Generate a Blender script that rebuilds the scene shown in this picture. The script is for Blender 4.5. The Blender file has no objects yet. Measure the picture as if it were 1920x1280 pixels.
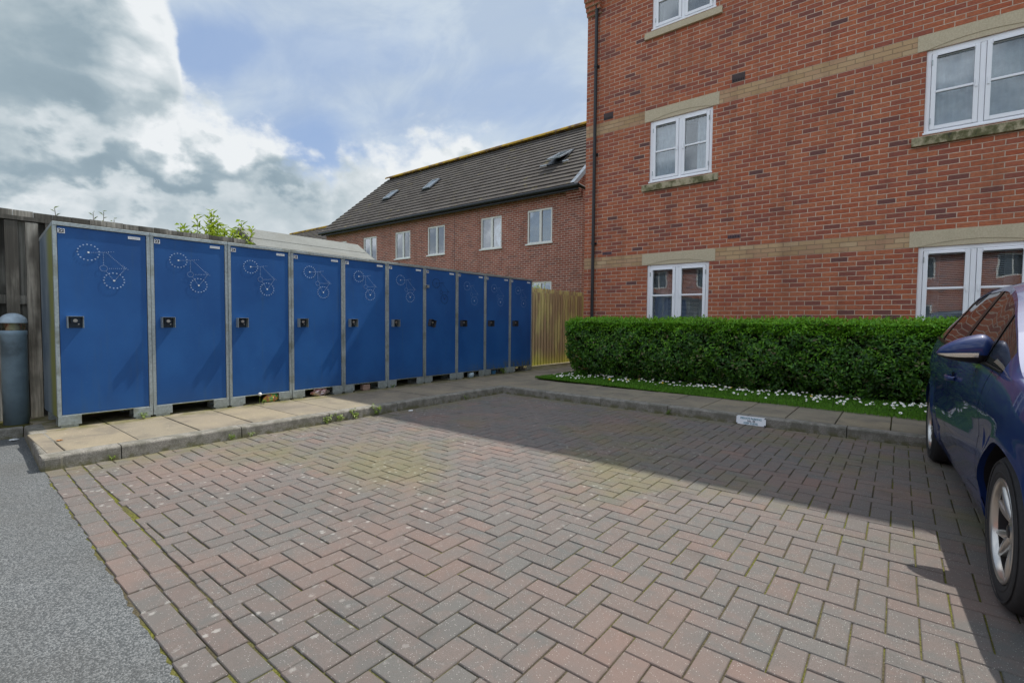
import bpy, math, random
import numpy as np
from mathutils import Vector, Matrix
PI = math.pi
rng = np.random.default_rng(7)
random.seed(7)
sc = bpy.context.scene
COL = sc.collection

# ------------------------------------------------------------------ camera
cam_d = bpy.data.cameras.new('camera'); cam = bpy.data.objects.new('camera', cam_d); COL.objects.link(cam)
yaw, pit, rol = math.radians(38.509), math.radians(2.413), math.radians(.5456)
Fv = Vector((-math.sin(yaw)*math.cos(pit), math.cos(yaw)*math.cos(pit), -math.sin(pit)))
rv = Fv.cross(Vector((0, 0, 1))).normalized(); uv = rv.cross(Fv)
r2 = math.cos(rol)*rv + math.sin(rol)*uv; u2 = -math.sin(rol)*rv + math.cos(rol)*uv
cam.matrix_world = Matrix(((r2.x, u2.x, -Fv.x, 0), (r2.y, u2.y, -Fv.y, 0), (r2.z, u2.z, -Fv.z, 1.13), (0, 0, 0, 1)))
cam_d.sensor_width = 36; cam_d.lens = 914.16/1920*36; cam_d.clip_start = .05; cam_d.clip_end = 3000
sc.camera = cam
sc.view_settings.view_transform = 'Standard'; sc.view_settings.look = 'None'
sc.view_settings.exposure = 0.2; sc.view_settings.gamma = 1

# ------------------------------------------------------------------ sun
SUNV = Vector((.16, 1, 1.55)).normalized()
sd = bpy.data.lights.new('sun', 'SUN'); so = bpy.data.objects.new('sun', sd); COL.objects.link(so)
sd.energy = 4.3; sd.angle = math.radians(.5); sd.color = (1, .95, .87)
so.rotation_euler = SUNV.to_track_quat('Z', 'Y').to_euler(); so.location = (2, 10, 20)

# ------------------------------------------------------------------ node helper
class NT:
    def __init__(s, nt): s.nt = nt; s.N = nt.nodes; s.L = nt.links
    def n(s, t, **kw):
        nd = s.N.new(t)
        ins = kw.pop('i', {})
        for k, v in kw.items(): setattr(nd, k, v)
        for k, v in ins.items(): s.set(nd.inputs[k], v)
        return nd
    def set(s, sock, v):
        if isinstance(v, bpy.types.NodeSocket): s.L.new(v, sock)
        else:
            try: sock.default_value = v
            except Exception: sock.default_value = (*v, 1)
    def m(s, op, a, b=0.0, c=0.0, clamp=False):
        nd = s.N.new('ShaderNodeMath'); nd.operation = op; nd.use_clamp = clamp
        s.set(nd.inputs[0], a); s.set(nd.inputs[1], b); s.set(nd.inputs[2], c); return nd.outputs[0]
    def mix(s, f, a, b, t='MIX'):
        nd = s.N.new('ShaderNodeMix'); nd.data_type = 'RGBA'; nd.blend_type = t; nd.clamp_factor = True
        s.set(nd.inputs[0], f); s.set(nd.inputs[6], a if not isinstance(a, tuple) else (*a, 1)); s.set(nd.inputs[7], b if not isinstance(b, tuple) else (*b, 1)); return nd.outputs[2]
    def ss(s, v, a, b, lo=0.0, hi=1.0):
        nd = s.N.new('ShaderNodeMapRange'); nd.interpolation_type = 'SMOOTHSTEP'
        for k, x in zip((0, 1, 2, 3, 4), (v, a, b, lo, hi)): s.set(nd.inputs[k], x)
        return nd.outputs[0]
    def ramp(s, v, pts, mode='LINEAR'):
        nd = s.N.new('ShaderNodeValToRGB'); cr = nd.color_ramp; cr.interpolation = mode
        while len(cr.elements) < len(pts): cr.elements.new(.5)
        for e, (p, c) in zip(cr.elements, pts):
            e.position = p; e.color = (*c, 1) if len(c) == 3 else c
        s.set(nd.inputs[0], v); return nd.outputs[0]
    def noise(s, vec, scale, detail=4, rough=.55, dist=0, d='3D', lac=2.0):
        nd = s.n('ShaderNodeTexNoise', noise_dimensions=d, i={'Scale': scale, 'Detail': detail, 'Roughness': rough, 'Distortion': dist, 'Lacunarity': lac})
        if vec is not None: s.L.new(vec, nd.inputs['Vector'])
        return nd.outputs[0]
    def pos(s): return s.n('ShaderNodeNewGeometry').outputs['Position']
    def xyz(s, v): nd = s.N.new('ShaderNodeSeparateXYZ'); s.L.new(v, nd.inputs[0]); return nd.outputs
    def vec(s, x, y, z=0.0):
        nd = s.N.new('ShaderNodeCombineXYZ'); s.set(nd.inputs[0], x); s.set(nd.inputs[1], y); s.set(nd.inputs[2], z); return nd.outputs[0]
    def scale(s, v, t):
        nd = s.N.new('ShaderNodeVectorMath'); nd.operation = 'MULTIPLY'; s.set(nd.inputs[0], v); nd.inputs[1].default_value = t; return nd.outputs[0]

def new_mat(name):
    m = bpy.data.materials.new(name); m.use_nodes = True; m.node_tree.nodes.clear(); return m, NT(m.node_tree)
def finish(m, k, color, rough=.8, metal=0.0, bump=None, bs=.3, bd=.01, spec=.4, coat=0.0, trans=0.0, sub=None, normal=None):
    p = k.n('ShaderNodeBsdfPrincipled'); k.set(p.inputs['Base Color'], color if not isinstance(color, tuple) else (*color[:3], 1))
    k.set(p.inputs['Roughness'], rough); k.set(p.inputs['Metallic'], metal); k.set(p.inputs['Specular IOR Level'], spec)
    if coat: p.inputs['Coat Weight'].default_value = coat; p.inputs['Coat Roughness'].default_value = .03
    if trans: p.inputs['Transmission Weight'].default_value = trans
    if bump is not None:
        b = k.n('ShaderNodeBump', i={'Strength': bs, 'Distance': bd, 'Height': bump}); k.L.new(b.outputs[0], p.inputs['Normal'])
    o = k.n('ShaderNodeOutputMaterial'); k.L.new(p.outputs[0], o.inputs[0]); return m
def simple(name, c, rough=.6, metal=0.0, nscale=30, namt=.25, bump=.15, spec=.4, coat=0.0, stain=None):
    m, k = new_mat(name); p = k.pos(); n = k.noise(p, nscale, 5); n2 = k.noise(p, nscale/12, 3)
    f = k.m('ADD', k.m('MULTIPLY', n, .6), k.m('MULTIPLY', n2, .4))
    col = k.mix(k.ss(f, .3, .7), tuple(x*(1-namt) for x in c), tuple(min(1, x*(1+namt)) for x in c))
    if stain: col = k.mix(k.m('MULTIPLY', k.ss(k.noise(p, stain[1], 5), .5, .68), stain[2]), col, stain[0])
    return finish(m, k, col, k.m('ADD', rough-.08, k.m('MULTIPLY', n, .16)), metal, n, bump, .004, spec, coat)

# ------------------------------------------------------------------ world
w = bpy.data.worlds.new('World'); sc.world = w; w.use_nodes = True; w.node_tree.nodes.clear(); k = NT(w.node_tree)
tc = k.n('ShaderNodeTexCoord').outputs['Generated']
d = k.n('ShaderNodeVectorMath', operation='NORMALIZE'); k.L.new(tc, d.inputs[0]); d = d.outputs[0]
def dot(v):
    nd = k.n('ShaderNodeVectorMath', operation='DOT_PRODUCT'); k.L.new(d, nd.inputs[0]); nd.inputs[1].default_value = v; return nd.outputs['Value']
fw = dot((-math.sin(yaw), math.cos(yaw), 0)); rt = dot((math.cos(yaw), math.sin(yaw), 0)); up = dot((0, 0, 1))
den = k.m('MAXIMUM', fw, .2)
sx = k.m('DIVIDE', rt, den); sy = k.m('DIVIDE', up, den)     # tangent-plane direction coordinates
sky = k.n('ShaderNodeTexSky', sky_type='NISHITA', sun_disc=False)
sky.sun_elevation = math.asin(SUNV.z); sky.sun_rotation = math.atan2(SUNV.x, SUNV.y); sky.dust_density = 1.0; sky.ozone_density = 1.5
upc = k.m('MAXIMUM', up, .0)
cden = k.m('ADD', upc, .22)
cp = k.vec(k.m('DIVIDE', k.xyz(d)[0], cden), k.m('DIVIDE', k.xyz(d)[1], cden), upc)
dirv = k.scale(d, (1, 1, 1.5))
big = k.noise(dirv, 5.5, 8, .52, .12)
bil = k.noise(dirv, 16, 7, .5, .1)
veil = k.noise(k.scale(cp, (1.0, 1.6, 1)), 1.3, 8, .6, .8)
# cumulus top edge as a function of bearing
pts = [(-100, -300), (310, -40), (338, 70), (352, 168), (420, 205), (440, 238), (510, 250), (540, 290), (590, 320), (622, 345), (640, 296), (700, 276), (745, 300), (800, 268), (868, 252), (930, 275), (1000, 310), (1080, 330), (1200, 420), (2300, 420)]
fc = k.n('ShaderNodeFloatCurve'); cv = fc.mapping.curves[0]
X0, X1 = -100., 2300.
def cy(y): return (606-y)/1000.
P = [((x-X0)/(X1-X0), cy(y)) for x, y in pts]
cv.points[0].location = P[0]; cv.points[1].location = P[-1]
for q in P[1:-1]: cv.points.new(*q)
for q in cv.points: q.handle_type = 'VECTOR'
fc.mapping.update()
k.set(fc.inputs['Value'], k.m('DIVIDE', k.m('SUBTRACT', k.m('ADD', 960, k.m('MULTIPLY', sx, 914)), X0), X1-X0))
edge = k.m('MULTIPLY', fc.outputs[0], 1000/914.)
dep = k.m('SUBTRACT', edge, sy)                       # depth below the cloud top
dep = k.m('ADD', dep, k.m('MULTIPLY', k.m('SUBTRACT', bil, .5), .17))
dep = k.m('ADD', dep, k.m('MULTIPLY', k.m('SUBTRACT', big, .5), .08))
dep = k.m('ADD', dep, k.m('MULTIPLY', k.m('SUBTRACT', k.noise(dirv, 42, 6, .6), .5), .075))
front = k.ss(fw, .2, .4)
cum = k.m('MULTIPLY', k.ss(dep, -.022, .05), front)
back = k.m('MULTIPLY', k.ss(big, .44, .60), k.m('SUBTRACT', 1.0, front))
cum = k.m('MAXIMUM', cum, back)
# veil of high cloud
vmask = k.ss(veil, .30, .60, .55, 1.0)
def blob(px, py, rx, ry):
    a = k.m('DIVIDE', k.m('SUBTRACT', sx, (px-960)/914.), rx/914.); b = k.m('DIVIDE', k.m('SUBTRACT', sy, (606-py)/914.), ry/914.)
    r = k.m('SQRT', k.m('ADD', k.m('MULTIPLY', a, a), k.m('MULTIPLY', b, b)))
    r = k.m('ADD', r, k.m('MULTIPLY', k.m('SUBTRACT', bil, .5), .7))
    return k.m('MULTIPLY', k.ss(r, .35, 1.15, 1, 0), front)
blue = k.m('MAXIMUM', blob(400, 110, 150, 90), blob(590, 285, 100, 75)); blue = k.m('MAXIMUM', blue, k.m('MULTIPLY', blob(560, 120, 260, 70), .55)); blue = k.m('MAXIMUM', blue, k.m('MULTIPLY', blob(980, 190, 170, 90), .4))
vmask = k.m('MULTIPLY', vmask, k.m('SUBTRACT', 1.0, k.m('MULTIPLY', blue, .8)))
vmask = k.m('MAXIMUM', vmask, k.m('MULTIPLY', blob(520, 10, 220, 70), .85))
S = 10.0
skyc = k.mix(.6, sky.outputs[0], (.30*S, .43*S, .70*S))
base = k.mix(vmask, skyc, k.mix(k.ss(k.noise(k.scale(cp, (1, 1.4, 1)), 2.6, 7, .6, .6), .35, .65), (.40*S, .49*S, .62*S), (.53*S, .61*S, .69*S)))
lit = k.ss(dep, .0, .14, 1, 0)
sw = k.noise(dirv, 6.5, 9, .50, .45); fl_ = k.noise(dirv, 20, 7, .55, .2)
lm = k.m('ADD', .65, k.m('MULTIPLY', k.m('SUBTRACT', sw, .5), .95)); lm = k.m('ADD', lm, k.m('MULTIPLY', k.m('SUBTRACT', fl_, .5), .42)); lm = k.m('ADD', lm, k.m('MULTIPLY', lit, .30))
def soft(px, py, rx, ry):
    wx = k.m('MULTIPLY', k.m('SUBTRACT', sw, .5), .45); wy = k.m('MULTIPLY', k.m('SUBTRACT', bil, .5), .28)
    a = k.m('DIVIDE', k.m('ADD', k.m('SUBTRACT', sx, (px-960)/914.), wx), rx/914.); b = k.m('DIVIDE', k.m('ADD', k.m('SUBTRACT', sy, (606-py)/914.), wy), ry/914.)
    r = k.m('SQRT', k.m('ADD', k.m('MULTIPLY', a, a), k.m('MULTIPLY', b, b))); return k.ss(r, .1, 1.35, 1, 0)
for px, py, rx, ry, am in ((120, 170, 230, 110, -.42), (60, 40, 200, 70, -.22), (300, 235, 200, 60, -.22), (230, 345, 330, 55, -.45), (60, 300, 150, 50, -.12), (440, 360, 160, 50, -.15), (270, 95, 110, 120, .42), (455, 262, 130, 60, .42), (180, 265, 210, 40, .28), (60, 390, 260, 40, .30), (690, 300, 120, 50, .3), (870, 275, 120, 45, .3), (330, 385, 200, 30, .2)):
    lm = k.m('ADD', lm, k.m('MULTIPLY', soft(px, py, rx, ry), am))
cc = k.ramp(lm, [(0, (.23*S, .305*S, .36*S)), (.3, (.275*S, .355*S, .41*S)), (.6, (.43*S, .50*S, .54*S)), (.85, (.60*S, .65*S, .68*S)), (1, (.74*S, .77*S, .79*S))])
cc = k.mix(k.m('SUBTRACT', 1.0, front), cc, (1.12*S, 1.22*S, 1.36*S))      # unseen clouds behind the camera, brightened to fill the shaded facade
col = k.mix(cum, base, cc)
col = k.mix(k.m('MULTIPLY', k.ss(up, -.02, -.2), 1.0), col, (.25*S, .25*S, .25*S))
glow = k.ss(dot(tuple(SUNV)), .80, 1.0); col = k.mix(k.m('MULTIPLY', glow, .8), col, (1.7*S, 1.7*S, 1.7*S))  # out-of-view sky round the sun, brightened to raise the ambient light
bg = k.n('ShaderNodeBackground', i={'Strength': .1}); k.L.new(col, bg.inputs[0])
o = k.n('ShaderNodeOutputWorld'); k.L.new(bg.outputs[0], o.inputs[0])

# ------------------------------------------------------------------ mesh builder
class MB:
    def __init__(s): s.v = []; s.f = []; s.mi = []; s.sm = []
    def add(s, vs, fs, mi=0, smooth=False):
        o = len(s.v); s.v += [tuple(q) for q in vs]; s.f += [tuple(o+i for i in f) for f in fs]; s.mi += [mi]*len(fs); s.sm += [smooth]*len(fs); return s
    def box(s, x0, x1, y0, y1, z0, z1, mi=0, M=None):
        vs = [(x, y, z) for x in (x0, x1) for y in (y0, y1) for z in (z0, z1)]
        if M is not None: vs = [M @ Vector(q) for q in vs]
        return s.add(vs, [(0, 1, 3, 2), (4, 6, 7, 5), (0, 4, 5, 1), (2, 3, 7, 6), (0, 2, 6, 4), (1, 5, 7, 3)], mi)
    def cyl(s, a, b, r0, r1=None, n=16, mi=0, caps=True, smooth=True):
        a = Vector(a); b = Vector(b); r1 = r0 if r1 is None else r1
        q = (b-a).to_track_quat('Z', 'Y'); vs = []
        for c, r in ((a, r0), (b, r1)):
            for i in range(n):
                t = 2*PI*i/n; vs.append(c + q @ Vector((r*math.cos(t), r*math.sin(t), 0)))
        s.add(vs, [(i, (i+1) % n, n+(i+1) % n, n+i) for i in range(n)], mi, smooth)
        if caps: s.add(vs, [tuple(range(n))[::-1], tuple(range(n, 2*n))], mi)
        return s
    def lathe(s, prof, c, axis=(0, 0, 1), n=32, mi=0, smooth=True):
        q = Vector(axis).to_track_quat('Z', 'Y'); c = Vector(c); vs = []
        for r, h in prof:
            for i in range(n):
                t = 2*PI*i/n; vs.append(c + q @ Vector((r*math.cos(t), r*math.sin(t), h)))
        fs = [(j*n+i, j*n+(i+1) % n, (j+1)*n+(i+1) % n, (j+1)*n+i) for j in range(len(prof)-1) for i in range(n)]
        return s.add(vs, fs, mi, smooth)
    def grid(s, P, mi=0, smooth=True, flip=False):
        R, Cn = len(P), len(P[0]); vs = [q for row in P for q in row]
        fs = [(j*Cn+i, j*Cn+i+1, (j+1)*Cn+i+1, (j+1)*Cn+i) for j in range(R-1) for i in range(Cn-1)]
        if flip: fs = [f[::-1] for f in fs]
        return s.add(vs, fs, mi, smooth)
    def prism(s, poly, d0, d1, fn, mi=0):
        n = len(poly); vs = [fn(p, d0) for p in poly] + [fn(p, d1) for p in poly]
        return s.add(vs, [tuple(range(n))[::-1], tuple(range(n, 2*n))] + [(i, (i+1) % n, n+(i+1) % n, n+i) for i in range(n)], mi)
    def build(s, name, mats, parent=None, bevel=0, auto=None, weld=False):
        me = bpy.data.meshes.new(name); off = Vector((0, 0, 0)); p = parent
        while p is not None: off += p.location; p = p.parent
        me.from_pydata([tuple(Vector(q)-off) for q in s.v], [], s.f)
        mats = mats if isinstance(mats, (list, tuple)) else [mats]
        for m in mats: me.materials.append(m)
        me.polygons.foreach_set('material_index', s.mi); me.polygons.foreach_set('use_smooth', s.sm); me.update()
        import bmesh
        bm = bmesh.new(); bm.from_mesh(me)
        if weld: bmesh.ops.remove_doubles(bm, verts=bm.verts, dist=1e-5)
        if len(bm.faces) < 60000: bmesh.ops.recalc_face_normals(bm, faces=bm.faces)
        bm.to_mesh(me); bm.free()
        ob = bpy.data.objects.new(name, me); COL.objects.link(ob)
        if parent: ob.parent = parent
        if bevel:
            b = ob.modifiers.new('bevel', 'BEVEL'); b.width = bevel; b.segments = 2; b.limit_method = 'ANGLE'; b.angle_limit = .7
        return ob
def thing(name, label, cat, loc=(0, 0, 0), group=None):
    o = bpy.data.objects.new(name, None); COL.objects.link(o); o.location = loc; return tag(o, label, cat, group)
def tag(o, label, cat, group=None, kind=None):
    o['label'] = label; o['category'] = cat
    if group: o['group'] = group
    if kind: o['kind'] = kind
    return o
def struct(o, label=None, kind='structure'):
    o['kind'] = kind
    if label: o['label'] = label
    return o
def centre(o, loc):
    "move origin of a single-mesh object to loc"
    loc = Vector(loc); o.data.transform(Matrix.Translation(-loc)); o.location = loc; return o
def text_mesh(s, size, fn, mb, mi=0, thick=.0, font_w=1.0):
    cu = bpy.data.curves.new('t', 'FONT'); cu.body = s; cu.size = size; cu.align_x = 'CENTER'; cu.align_y = 'CENTER'; cu.offset = thick
    ob = bpy.data.objects.new('t', cu); COL.objects.link(ob); bpy.context.view_layer.update()
    me = ob.to_mesh(); vs = [fn(v.co.x*font_w, v.co.y) for v in me.vertices]; fs = [tuple(p.vertices) for p in me.polygons]
    mb.add(vs, fs, mi); ob.to_mesh_clear(); bpy.data.objects.remove(ob); bpy.data.curves.remove(cu)

# ------------------------------------------------------------------ materials
def brick_mat(name, bands=(), tone=1.0, mw=.0042, cols=None, mortar=(.66, .50, .385), dark=.5):
    m, k = new_mat(name); g = k.n('ShaderNodeNewGeometry'); p = g.outputs['Position']; x, y, z = k.xyz(p); nx = k.m('ABSOLUTE', k.xyz(g.outputs['True Normal'])[0])
    s = k.m('GREATER_THAN', nx, .5); u = k.m('ADD', k.m('MULTIPLY', x, k.m('SUBTRACT', 1.0, s)), k.m('MULTIPLY', k.m('ADD', y, .11), s))
    wob = k.noise(p, 9, 2)
    v = k.m('ADD', k.m('DIVIDE', z, .075), k.m('MULTIPLY', k.m('SUBTRACT', wob, .5), .05)); row = k.m('FLOOR', v); fv = k.m('SUBTRACT', v, row)
    uu = k.m('ADD', k.m('DIVIDE', u, .225), k.m('MULTIPLY', k.m('MODULO', k.m('ADD', row, 1000), 2), .5)); uu = k.m('ADD', uu, k.m('MULTIPLY', k.m('SUBTRACT', wob, .5), .06)); c = k.m('FLOOR', uu); fu = k.m('SUBTRACT', uu, c)
    mu = k.m('MULTIPLY', k.m('MINIMUM', fu, k.m('SUBTRACT', 1.0, fu)), .225); mv = k.m('MULTIPLY', k.m('MINIMUM', fv, k.m('SUBTRACT', 1.0, fv)), .075)
    dd = k.m('MINIMUM', mu, mv); fine = k.noise(p, 90, 4, .6)
    dd = k.m('ADD', dd, k.m('MULTIPLY', k.m('SUBTRACT', fine, .5), .003)); mask = k.ss(dd, mw, mw+.0026)
    wn = k.n('ShaderNodeTexWhiteNoise', noise_dimensions='2D'); k.L.new(k.vec(c, row), wn.inputs['Vector']); r = wn.outputs['Value']
    wn2 = k.n('ShaderNodeTexWhiteNoise', noise_dimensions='2D'); k.L.new(k.vec(k.m('ADD', c, 77), row), wn2.inputs['Vector']); r3 = wn2.outputs['Value']
    C = cols or [(0, (.36, .098, .050)), (.25, (.41, .128, .062)), (.5, (.44, .150, .075)), (.70, (.36, .108, .062)), (.84, (.29, .090, .06)), (.94, (.23, .080, .06)), (.985, (.17, .07, .06)), (.998, (.11, .06, .06))]
    col = k.ramp(r, [(a, tuple(t*tone for t in b)) for a, b in C])
    mott = k.noise(k.scale(p, (1, 1, 2.5)), 22, 4, .6)
    col = k.mix(k.ss(mott, .4, .75), col, k.mix(.55, col, (.15*tone, .055*tone, .04*tone)))
    col = k.mix(k.m('MULTIPLY', k.ss(mott, .45, .25), .35), col, (.5*tone, .17*tone, .08*tone))
    mc = k.mix(k.ss(k.noise(p, 3, 4), .35, .65), tuple(t*.8 for t in mortar), mortar)
    if bands:
        b = 0.0
        for lo, hi in bands: b = k.m('ADD', b, k.m('MULTIPLY', k.m('GREATER_THAN', row, lo-.5), k.m('LESS_THAN', row, hi-.5)))
        buff = k.ramp(r, [(0, (.46, .30, .16)), (.4, (.55, .37, .21)), (.75, (.47, .28, .17)), (1, (.58, .42, .25))])
        buff = k.mix(k.ss(k.noise(p, 160, 3), .62, .72), buff, (.28, .17, .1))
        col = k.mix(b, col, buff); mc = k.mix(b, mc, (.36, .25, .15))
    big = k.noise(p, .9, 4)
    fin = k.mix(mask, mc, col); fin = k.mix(k.m('MULTIPLY', k.ss(big, .45, .7), .16), fin, (.16, .08, .06))
    stk = k.ss(k.noise(k.vec(k.m('MULTIPLY', u, 2.2), 0.0, k.m('MULTIPLY', z, .35)), 1.6, 5, .6), .48, .72); fin = k.mix(k.m('MULTIPLY', stk, .28), fin, (.12, .055, .04))
    h = k.m('ADD', mask, k.m('MULTIPLY', fine, .25)); h = k.m('ADD', h, k.m('MULTIPLY', r3, .12))
    return finish(m, k, fin, .88, 0, h, .8, .009, .25)
BR1 = brick_mat('brick_main', bands=((30, 33), (67, 70), (104, 107)), tone=1.15)
BR2 = brick_mat('brick_back', tone=1.2, cols=[(0, (.27, .085, .055)), (.3, (.33, .11, .075)), (.6, (.36, .13, .09)), (.8, (.26, .09, .065)), (1, (.2, .08, .065))], mortar=(.66, .54, .46), mw=.0062)
BR3 = brick_mat('brick_far', tone=1.1)

def stone_mat():
    m, k = new_mat('cast_stone'); p = k.pos(); n = k.noise(p, 60, 5); b = k.noise(k.scale(p, (1, 1, .4)), 7, 5)
    c = k.mix(k.ss(n, .3, .7), (.50, .42, .29), (.60, .52, .37)); c = k.mix(k.m('MULTIPLY', k.ss(b, .5, .72), .2), c, (.36, .31, .2))
    return finish(m, k, c, .85, 0, n, .3, .003, .25)
STONE = stone_mat()
def mossy_mat():
    m, k = new_mat('mossy_stone'); p = k.pos(); n = k.noise(p, 60, 5); b = k.noise(k.scale(p, (1, 1, .7)), 8, 6, .65)
    c = k.mix(k.ss(n, .3, .7), (.38, .33, .21), (.5, .44, .3)); c = k.mix(k.ss(b, .40, .6), c, (.13, .125, .06)); c = k.mix(k.m('MULTIPLY', k.ss(b, .62, .7), .8), c, (.05, .05, .04))
    return finish(m, k, c, .9, 0, n, .4, .004, .2)
MOSSY = mossy_mat()
UPVC = simple('white_frame', (.90, .91, .94), .35, 0, 3, .02, .0, .5)
GALV = simple('galvanised', (.38, .43, .435), .42, .55, 45, .22, .15, .5, stain=((.22, .23, .17), 5, .6))
BLACKP = simple('black_plastic', (.018, .02, .023), .4, 0, 40, .3, .05)
DARK = simple('dark_void', (.012, .012, .012), .9)
DARKG = simple('dark_grey_trim', (.05, .05, .055), .5, 0, 40, .3, .1)
WHITE = simple('white_plate', (.75, .77, .78), .4, 0, 20, .06, .03)
CURT = simple('net_curtain', (.82, .86, .92), .9, 0, 9, .2, .1)
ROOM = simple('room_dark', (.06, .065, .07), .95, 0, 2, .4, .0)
BLIND = simple('blind_slat', (.82, .84, .86), .6, 0, 4, .1, .0)
LEAD = simple('lead_flashing', (.30, .34, .38), .5, .2, 10, .2, .2)
def glass_mat(name, tint=(1, 1, 1), k0=.10, gain=1.4, rough=.02, bump=0):
    m, k = new_mat(name)
    fr = k.n('ShaderNodeFresnel', i={'IOR': 1.5}).outputs[0]; f = k.m('ADD', k.m('MULTIPLY', fr, gain), k0, clamp=True)
    tr = k.n('ShaderNodeBsdfTransparent', i={'Color': (*tint, 1)}); gl = k.n('ShaderNodeBsdfGlossy', i={'Roughness': rough})
    if bump:
        b = k.n('ShaderNodeBump', i={'Strength': bump, 'Distance': .02, 'Height': k.noise(k.pos(), 1.6, 2)}); k.L.new(b.outputs[0], gl.inputs['Normal'])
    mx = k.n('ShaderNodeMixShader'); k.L.new(f, mx.inputs[0]); k.L.new(tr.outputs[0], mx.inputs[1]); k.L.new(gl.outputs[0], mx.inputs[2])
    o = k.n('ShaderNodeOutputMaterial'); k.L.new(mx.outputs[0], o.inputs[0]); return m
GLASS = glass_mat('window_glass', (.85, .9, .92), .07, 1.2, .01, .05)
GLASSB = glass_mat('window_glass_far', (.6, .7, .75), .28, 1.5, .01, .1)

def asphalt_mat():
    m, k = new_mat('asphalt'); p = k.pos(); v = k.n('ShaderNodeTexVoronoi', i={'Scale': 190.0}); k.L.new(p, v.inputs['Vector'])
    n = k.noise(p, 260, 3); b = k.noise(p, 1.2, 5); gs = k.xyz(v.outputs['Color'])[0]
    c = k.mix(k.ss(gs, .2, .95), (.07, .078, .082), (.215, .225, .228)); c = k.mix(k.ss(n, .45, .7), c, (.07, .072, .072))
    c = k.mix(k.m('MULTIPLY', k.ss(b, .4, .7), .35), c, (.085, .082, .075))
    h = k.m('ADD', k.m('MULTIPLY', v.outputs['Distance'], -1), k.m('MULTIPLY', n, .4)); return finish(m, k, c, .88, 0, h, .8, .004, .3)
ASPH = asphalt_mat()
def paver_mat():
    m, k = new_mat('block_paver'); g = k.n('ShaderNodeNewGeometry'); p = g.outputs['Position']; r = g.outputs['Random Per Island']; x, y, z = k.xyz(p)
    c = k.ramp(r, [(0, (.192, .170, .158)), (.2, (.182, .171, .160)), (.4, (.206, .176, .162)), (.55, (.170, .170, .160)), (.7, (.198, .176, .163)), (.85, (.150, .156, .150)), (.95, (.222, .168, .148)), (1, (.188, .171, .160))])
    mot = k.noise(p, 11, 4, .6, .4); off = k.m('FRACT', k.m('MULTIPLY', r, 37.3))
    c = k.mix(k.m('MULTIPLY', k.ss(k.m('ADD', mot, k.m('MULTIPLY', off, .25)), .55, .8), .42), c, (.155, .16, .152))
    c = k.mix(k.m('MULTIPLY', k.ss(k.m('SUBTRACT', mot, k.m('MULTIPLY', off, .2)), .5, .3), .26), c, (.25, .172, .145))
    fine = k.noise(p, 420, 3, .7); c = k.mix(k.ss(fine, .35, .65, .0, .8), c, k.mix(.6, c, (.06, .05, .045)))
    sp = k.n('ShaderNodeTexVoronoi', i={'Scale': 170.0}); k.L.new(p, sp.inputs['Vector']); spk = k.m('MULTIPLY', k.ss(sp.outputs['Distance'], .30, .16), k.m('GREATER_THAN', k.xyz(sp.outputs['Color'])[1], .80))
    c = k.mix(k.m('MULTIPLY', spk, .9), c, (.55, .53, .49))
    # pale lichen blots, denser towards the lockers
    l = k.n('ShaderNodeTexVoronoi', i={'Scale': 17.0}); k.L.new(k.scale(p, (1, 1, 0)), l.inputs['Vector']); lz = k.noise(p, 60, 4)
    lic = k.m('MULTIPLY', k.ss(k.m('ADD', l.outputs['Distance'], k.m('MULTIPLY', lz, .5)), .52, .36), k.m('GREATER_THAN', k.xyz(l.outputs['Color'])[0], .45))
    reg = k.m('MULTIPLY', k.ss(k.noise(p, .9, 3), .42, .58), k.ss(x, -.6, -2.0)); lic = k.m('MULTIPLY', lic, reg)
    c = k.mix(k.m('MULTIPLY', lic, .65), c, (.46, .45, .42))
    gz = k.m('MULTIPLY', k.ss(k.noise(p, .75, 4, .6), .47, .66), k.ss(k.m('SUBTRACT', y, k.m('MULTIPLY', x, .4)), 2.4, 3.6))
    c = k.mix(k.m('MULTIPLY', gz, .45), c, (.17, .16, .05))
    pz = k.ss(k.noise(k.vec(x, y, 3.7), 1.1, 4, .6), .5, .66); c = k.mix(k.m('MULTIPLY', pz, .30), c, (.27, .165, .13))
    st = k.ss(k.noise(k.vec(x, y, 9.1), 2.3, 6, .7), .56, .70); c = k.mix(k.m('MULTIPLY', st, .35), c, (.085, .08, .072))
    gk = k.m('MAXIMUM', k.ss(x, -4.45, -4.85), k.ss(y, 5.5, 5.85)); gk = k.m('MULTIPLY', gk, k.ss(k.noise(p, 6, 4), .3, .6)); c = k.mix(k.m('MULTIPLY', gk, .65), c, (.15, .14, .07))
    dk = k.ss(k.noise(p, .5, 3), .45, .65); c = k.mix(k.m('MULTIPLY', dk, .18), c, (.1, .09, .085))
    h = k.m('ADD', fine, k.m('MULTIPLY', mot, .4)); return finish(m, k, c, .9, 0, h, .9, .0035, .25)
PAVER = paver_mat()
def joint_mat():
    m, k = new_mat('joint_sand'); p = k.pos(); n = k.noise(p, 1.1, 5, .65); f = k.noise(p, 120, 4)
    c = k.mix(k.ss(f, .3, .7), (.048, .039, .029), (.105, .088, .065)); g = k.mix(k.ss(f, .35, .65), (.07, .075, .012), (.16, .16, .03))
    c = k.mix(k.ss(n, .43, .58, .1, .9), c, g); return finish(m, k, c, .95, 0, f, .8, .006, .1)
JOINT = joint_mat()
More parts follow.
